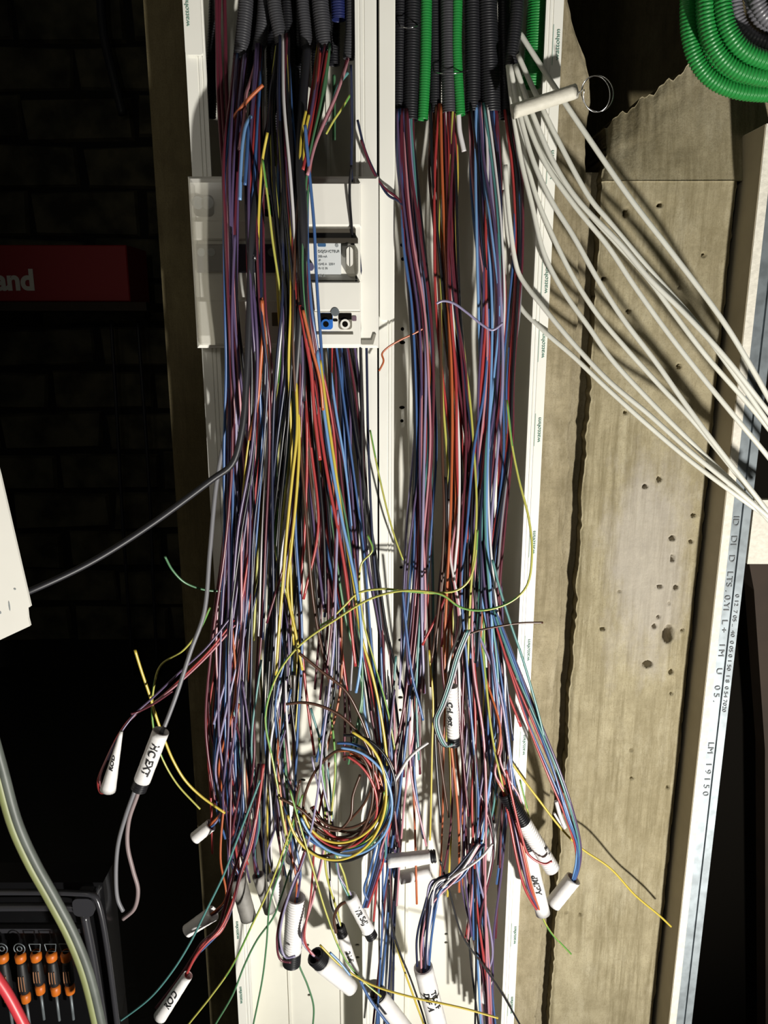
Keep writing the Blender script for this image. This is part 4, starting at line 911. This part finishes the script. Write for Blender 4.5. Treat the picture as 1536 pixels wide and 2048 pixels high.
tag(obj('wire_tangle', tv, tf, [MW[n] for n in names], None, True, tm), 'tangled mass of coloured wires deep behind the front strands', 'wires', kind='stuff')
# ------------------------------------------------------------------ loose cables on the left
q = px_pts([(560, 170), (530, 290, -.11), (506, 440, -.145), (499, 620, -.15), (493, 760, -.15), (484, 860, -.15), (464, 928, -.15), (425, 958, -.155), (300, 1050, -.18), (180, 1125, -.21), (64, 1180, -.24), (0, 1205, -.25), (-80, 1230, -.26)], -.06)
tag(tube('power_cable', q, .0042, M_bcable, k=9, n=90), 'black cable falling through the left strands and leaving left behind the white panel', 'cable')
q = px_pts([(470, 780), (434, 960), (420, 1100), (408, 1226), (382, 1300), (352, 1392), (325, 1462), (312, 1490)], -.10, -.16)
tag(tube('power_cable', q, .003, M_gcable, k=9), 'grey cable leading to the leftmost marked conduit end', 'cable')
q = px_pts([(284, 1560), (274, 1592), (258, 1640), (255, 1690), (266, 1740), (276, 1780), (268, 1818), (246, 1838)], -.165)
tag(tube('power_cable', q, .0030, mat('pale_pink_grey_jacket', '#8b7b7c', .45), k=9), 'pinkish grey cable tail looping below the leftmost marked end', 'cable')
q = px_pts([(270, 1580), (252, 1630), (236, 1690), (232, 1760), (236, 1800), (246, 1822)], -.17)
tag(tube('power_cable', q, .0029, M_gcable, k=9), 'grey cable tail beside the pinkish one below the leftmost marked end', 'cable')
q = px_pts([(-160, 900), (-90, 1180), (-30, 1430), (0, 1540), (30, 1648), (64, 1724), (104, 1796), (142, 1868), (172, 1944), (196, 2040), (210, 2110)], -.34, -.30)
cb = empty('twin_cable', q[-1]); tag(cb, 'thick grey and yellow green cable crossing the tool case at the left', 'cable')
off = Vector((.0035, 0, .0015))
tube('jacket', [p-off for p in q], .0055, M_ygc, cb, k=10, n=60); tube('jacket', [p+off for p in q], .0054, M_greyjacket, cb, k=10, n=60)
q = px_pts([(-420, 1560), (-220, 1700), (-60, 1880), (-20, 1936), (14, 1986), (48, 2050), (80, 2110)], -.36)
tag(tube('power_cable', q, .0062, M_pink, k=10), 'thick red cable in the bottom left corner', 'cable')
for pts, r, lab in (([(222, 640), (232, 800), (243, 1000), (256, 1200), (268, 1400), (275, 1700)], .008, 'thin black cable hanging before the block wall, the left of two'),
                    ([(275, 640), (287, 800), (300, 1000), (308, 1200), (318, 1400), (324, 1600)], .008, 'thin black cable hanging before the block wall, the right of two'),
                    ([(200, -60), (206, 60), (226, 150), (246, 230)], .018, 'thick black hose hanging in the dark at the upper left')):
    tag(tube('hanging_cable', px_pts(pts, WY-.08), r, M_bcable, k=8), lab, 'cable')
# red carton on the dark wall
RY = 1.95
b = MB(); b.box(P(-260, 490, RY).x, P(252, 490, RY).x, RY, RY+.25, P(0, 603, RY).z, P(0, 490, RY).z, .004)
rb = b.build('red_carton', M_red_box); tag(rb, 'dark red carton with white lettering at the far left', 'box')
flat_text('and', .105, Vector((P(30, 566, RY).x, RY-.002, P(30, 562, RY).z)), (1, 0, 0), (0, 0, 1), M_white_print, rb, sx=1.0, bold=.004)
b = MB(); b.box(P(-300, 606, RY).x, P(300, 606, RY).x, RY-.05, WY-.02, P(0, 622, RY).z, P(0, 605, RY).z)
tag(b.build('shelf_board', M_wood), 'dark shelf board under the red carton', 'shelf')
# white panel corner, left edge
WPY = -.45
po = [(-160, 420), (-140, 420), (0, 950), (61, 1213), (54, 1217), (56, 1236), (60, 1252), (0, 1280), (-300, 1400), (-420, 900)]
b = MB(); pp = [P(a, c, WPY) for a, c in po]; b.prism_y([(p.x, p.z) for p in pp][::-1], WPY, WPY+.003)
wp = b.build('white_cover_panel', M_panel); tag(wp, 'tilted white cover panel with notched corner at the left edge', 'panel')
for (px, py, w_, h_) in ((30, 1178, 5, 4), (19, 1212, 3, 22), (1, 1225, 4, 6)):
    p = P(px, py, WPY); b = MB(); b.prism_y(disc(p.x, p.z, PW(h_, p)/2, 8, w_/h_), WPY-.0003, WPY); b.build('scuff', M_ink, wp)

# ------------------------------------------------------------------ tool case
TY = -.22
tc = empty('tool_case', P(60, 2048, TY))
xr = P(196, 1790, TY).x; ztop = P(100, 1786, TY).z; xl_ = P(-260, 1900, TY).x; zbt = P(100, 2250, TY).z
b = MB(); b.box(xl_, xr, TY+.02, TY+.06, zbt, ztop); b.build('tray', M_blackbox, tc)
def rod(pts, r): return tube('rim', pts, r, M_caserim, tc, k=8, n=30)
tl = Vector((xl_, TY, ztop)); 
rod([Vector((xl_, TY, ztop)), Vector((xr-.03, TY, ztop)), Vector((xr-.006, TY, ztop-.004)), Vector((xr, TY, ztop-.02)), Vector((xr+.012, TY, zbt))], .004)
rod([Vector((xl_, TY+.004, ztop-.028)), Vector((xr-.04, TY+.004, ztop-.026)), Vector((xr-.03, TY+.004, ztop-.028))], .0055)
rod([Vector((xr-.022, TY+.002, ztop-.034)), Vector((xr-.016, TY+.002, ztop-.12)), Vector((xr-.006, TY+.002, zbt))], .006)
b = MB(); b.prism_y(rrect(xr-.034, xr-.006, ztop-.034, ztop-.006, .008), TY-.004, TY+.02); b.build('corner_block', M_caserim, tc)
b = MB(); b.box(xl_, xr-.03, TY+.012, TY+.02, ztop-.075, ztop-.068); b.build('tray_ledge', M_caserim, tc)
tag(tc, 'open black tool case with grey rim in the bottom left corner', 'tool case')
def lathe(prof, p, m, nm, parent, k=14, ax=Vector((0, 0, 1))):
    v = []; 
    for z, r in prof:
        for j in range(k):
            a = 2*math.pi*j/k; v.append(p+Vector((r*math.cos(a), r*math.sin(a), z)))
    n = len(prof); f = [(i*k+j, i*k+(j+1) % k, (i+1)*k+(j+1) % k, (i+1)*k+j) for i in range(n-1) for j in range(k)]+[tuple(range(k))[::-1], tuple((n-1)*k+j for j in range(k))]
    return obj(nm, v, f, m, parent, True)
tools = [(6, 1890, 1995, True, 'black and orange screwdriver at the left edge of the case'), (41, 1890, 1997, True, 'second screwdriver from the left edge, with grooved handle and lower orange tip'),
         (71, 1888, 1980, False, 'third screwdriver from the left edge of the case'), (102, 1888, 1982, False, 'fourth screwdriver from the left edge of the case'), (131, 1888, 1980, False, 'rightmost screwdriver in the case, partly behind the thick cable')]
YT = TY-.004
for px, pt, pb_, rnd_top, lab in tools:
    top = P(px, pt, YT); bot = P(px+8, pb_, YT); r = PW(11, top); L_ = top.z-bot.z; base = Vector(((top.x+bot.x)/2, YT, bot.z))
    t = empty('screwdriver', base)
    if rnd_top:
        for rr in (1.0, .45):
            pts = [base+Vector((r*rr*math.cos(a), 0, L_-r*.8+r*rr*1.1*math.sin(a))) for a in [2*math.pi*i/14 for i in range(15)]]
            tube('holder_ring', pts, .0008, M_galv, t, k=5, n=40)
    else:
        w0, w1 = r*1.05, r*.8
        pts = [base+Vector((-w1, 0, L_-.012)), base+Vector((-w0, 0, L_)), base+Vector((w0, 0, L_)), base+Vector((w1, 0, L_-.012)), base+Vector((-w1, 0, L_-.012))]
        for i in range(4): tube('holder_clip', [pts[i], pts[i+1]], .0007, M_galv, t, k=5, n=4)
    zc = L_-.013
    lathe([(zc-.014, r*.55), (zc-.012, r*.95), (zc-.004, r*1.0), (zc, r*.8)], base, M_orange, 'collar', t)
    lathe([(zc-.0005, r*.55), (zc+.0006, r*.5)], base, M_dark, 'collar_eye', t)
    lathe([(.010, r*.7), (.014, r*.95), (L_*.45, r*.92), (zc-.018, r*.8), (zc-.013, r*.7)], base, M_toolblack, 'handle', t)
    for s in (-.5, 0, .5):
        tube('handle_rib', [base+Vector((s*r, -r*.86, .018)), base+Vector((s*r, -r*.92, L_*.3)), base+Vector((s*r*.9, -r*.86, L_*.48))], .0007, M_grip, t, k=5)
    lathe([(-.006, r*.5), (-.004, r*.82), (.006, r*.9), (.011, r*.7)], base, M_orange, 'end_cap', t)
    lathe([(-.05, .0018), (-.006, .0022)], base, M_galv, 'shaft', t, k=8)
    tag(t, lab, 'screwdriver', 'screwdrivers in the tool case')
print('WIRES', NW[0])
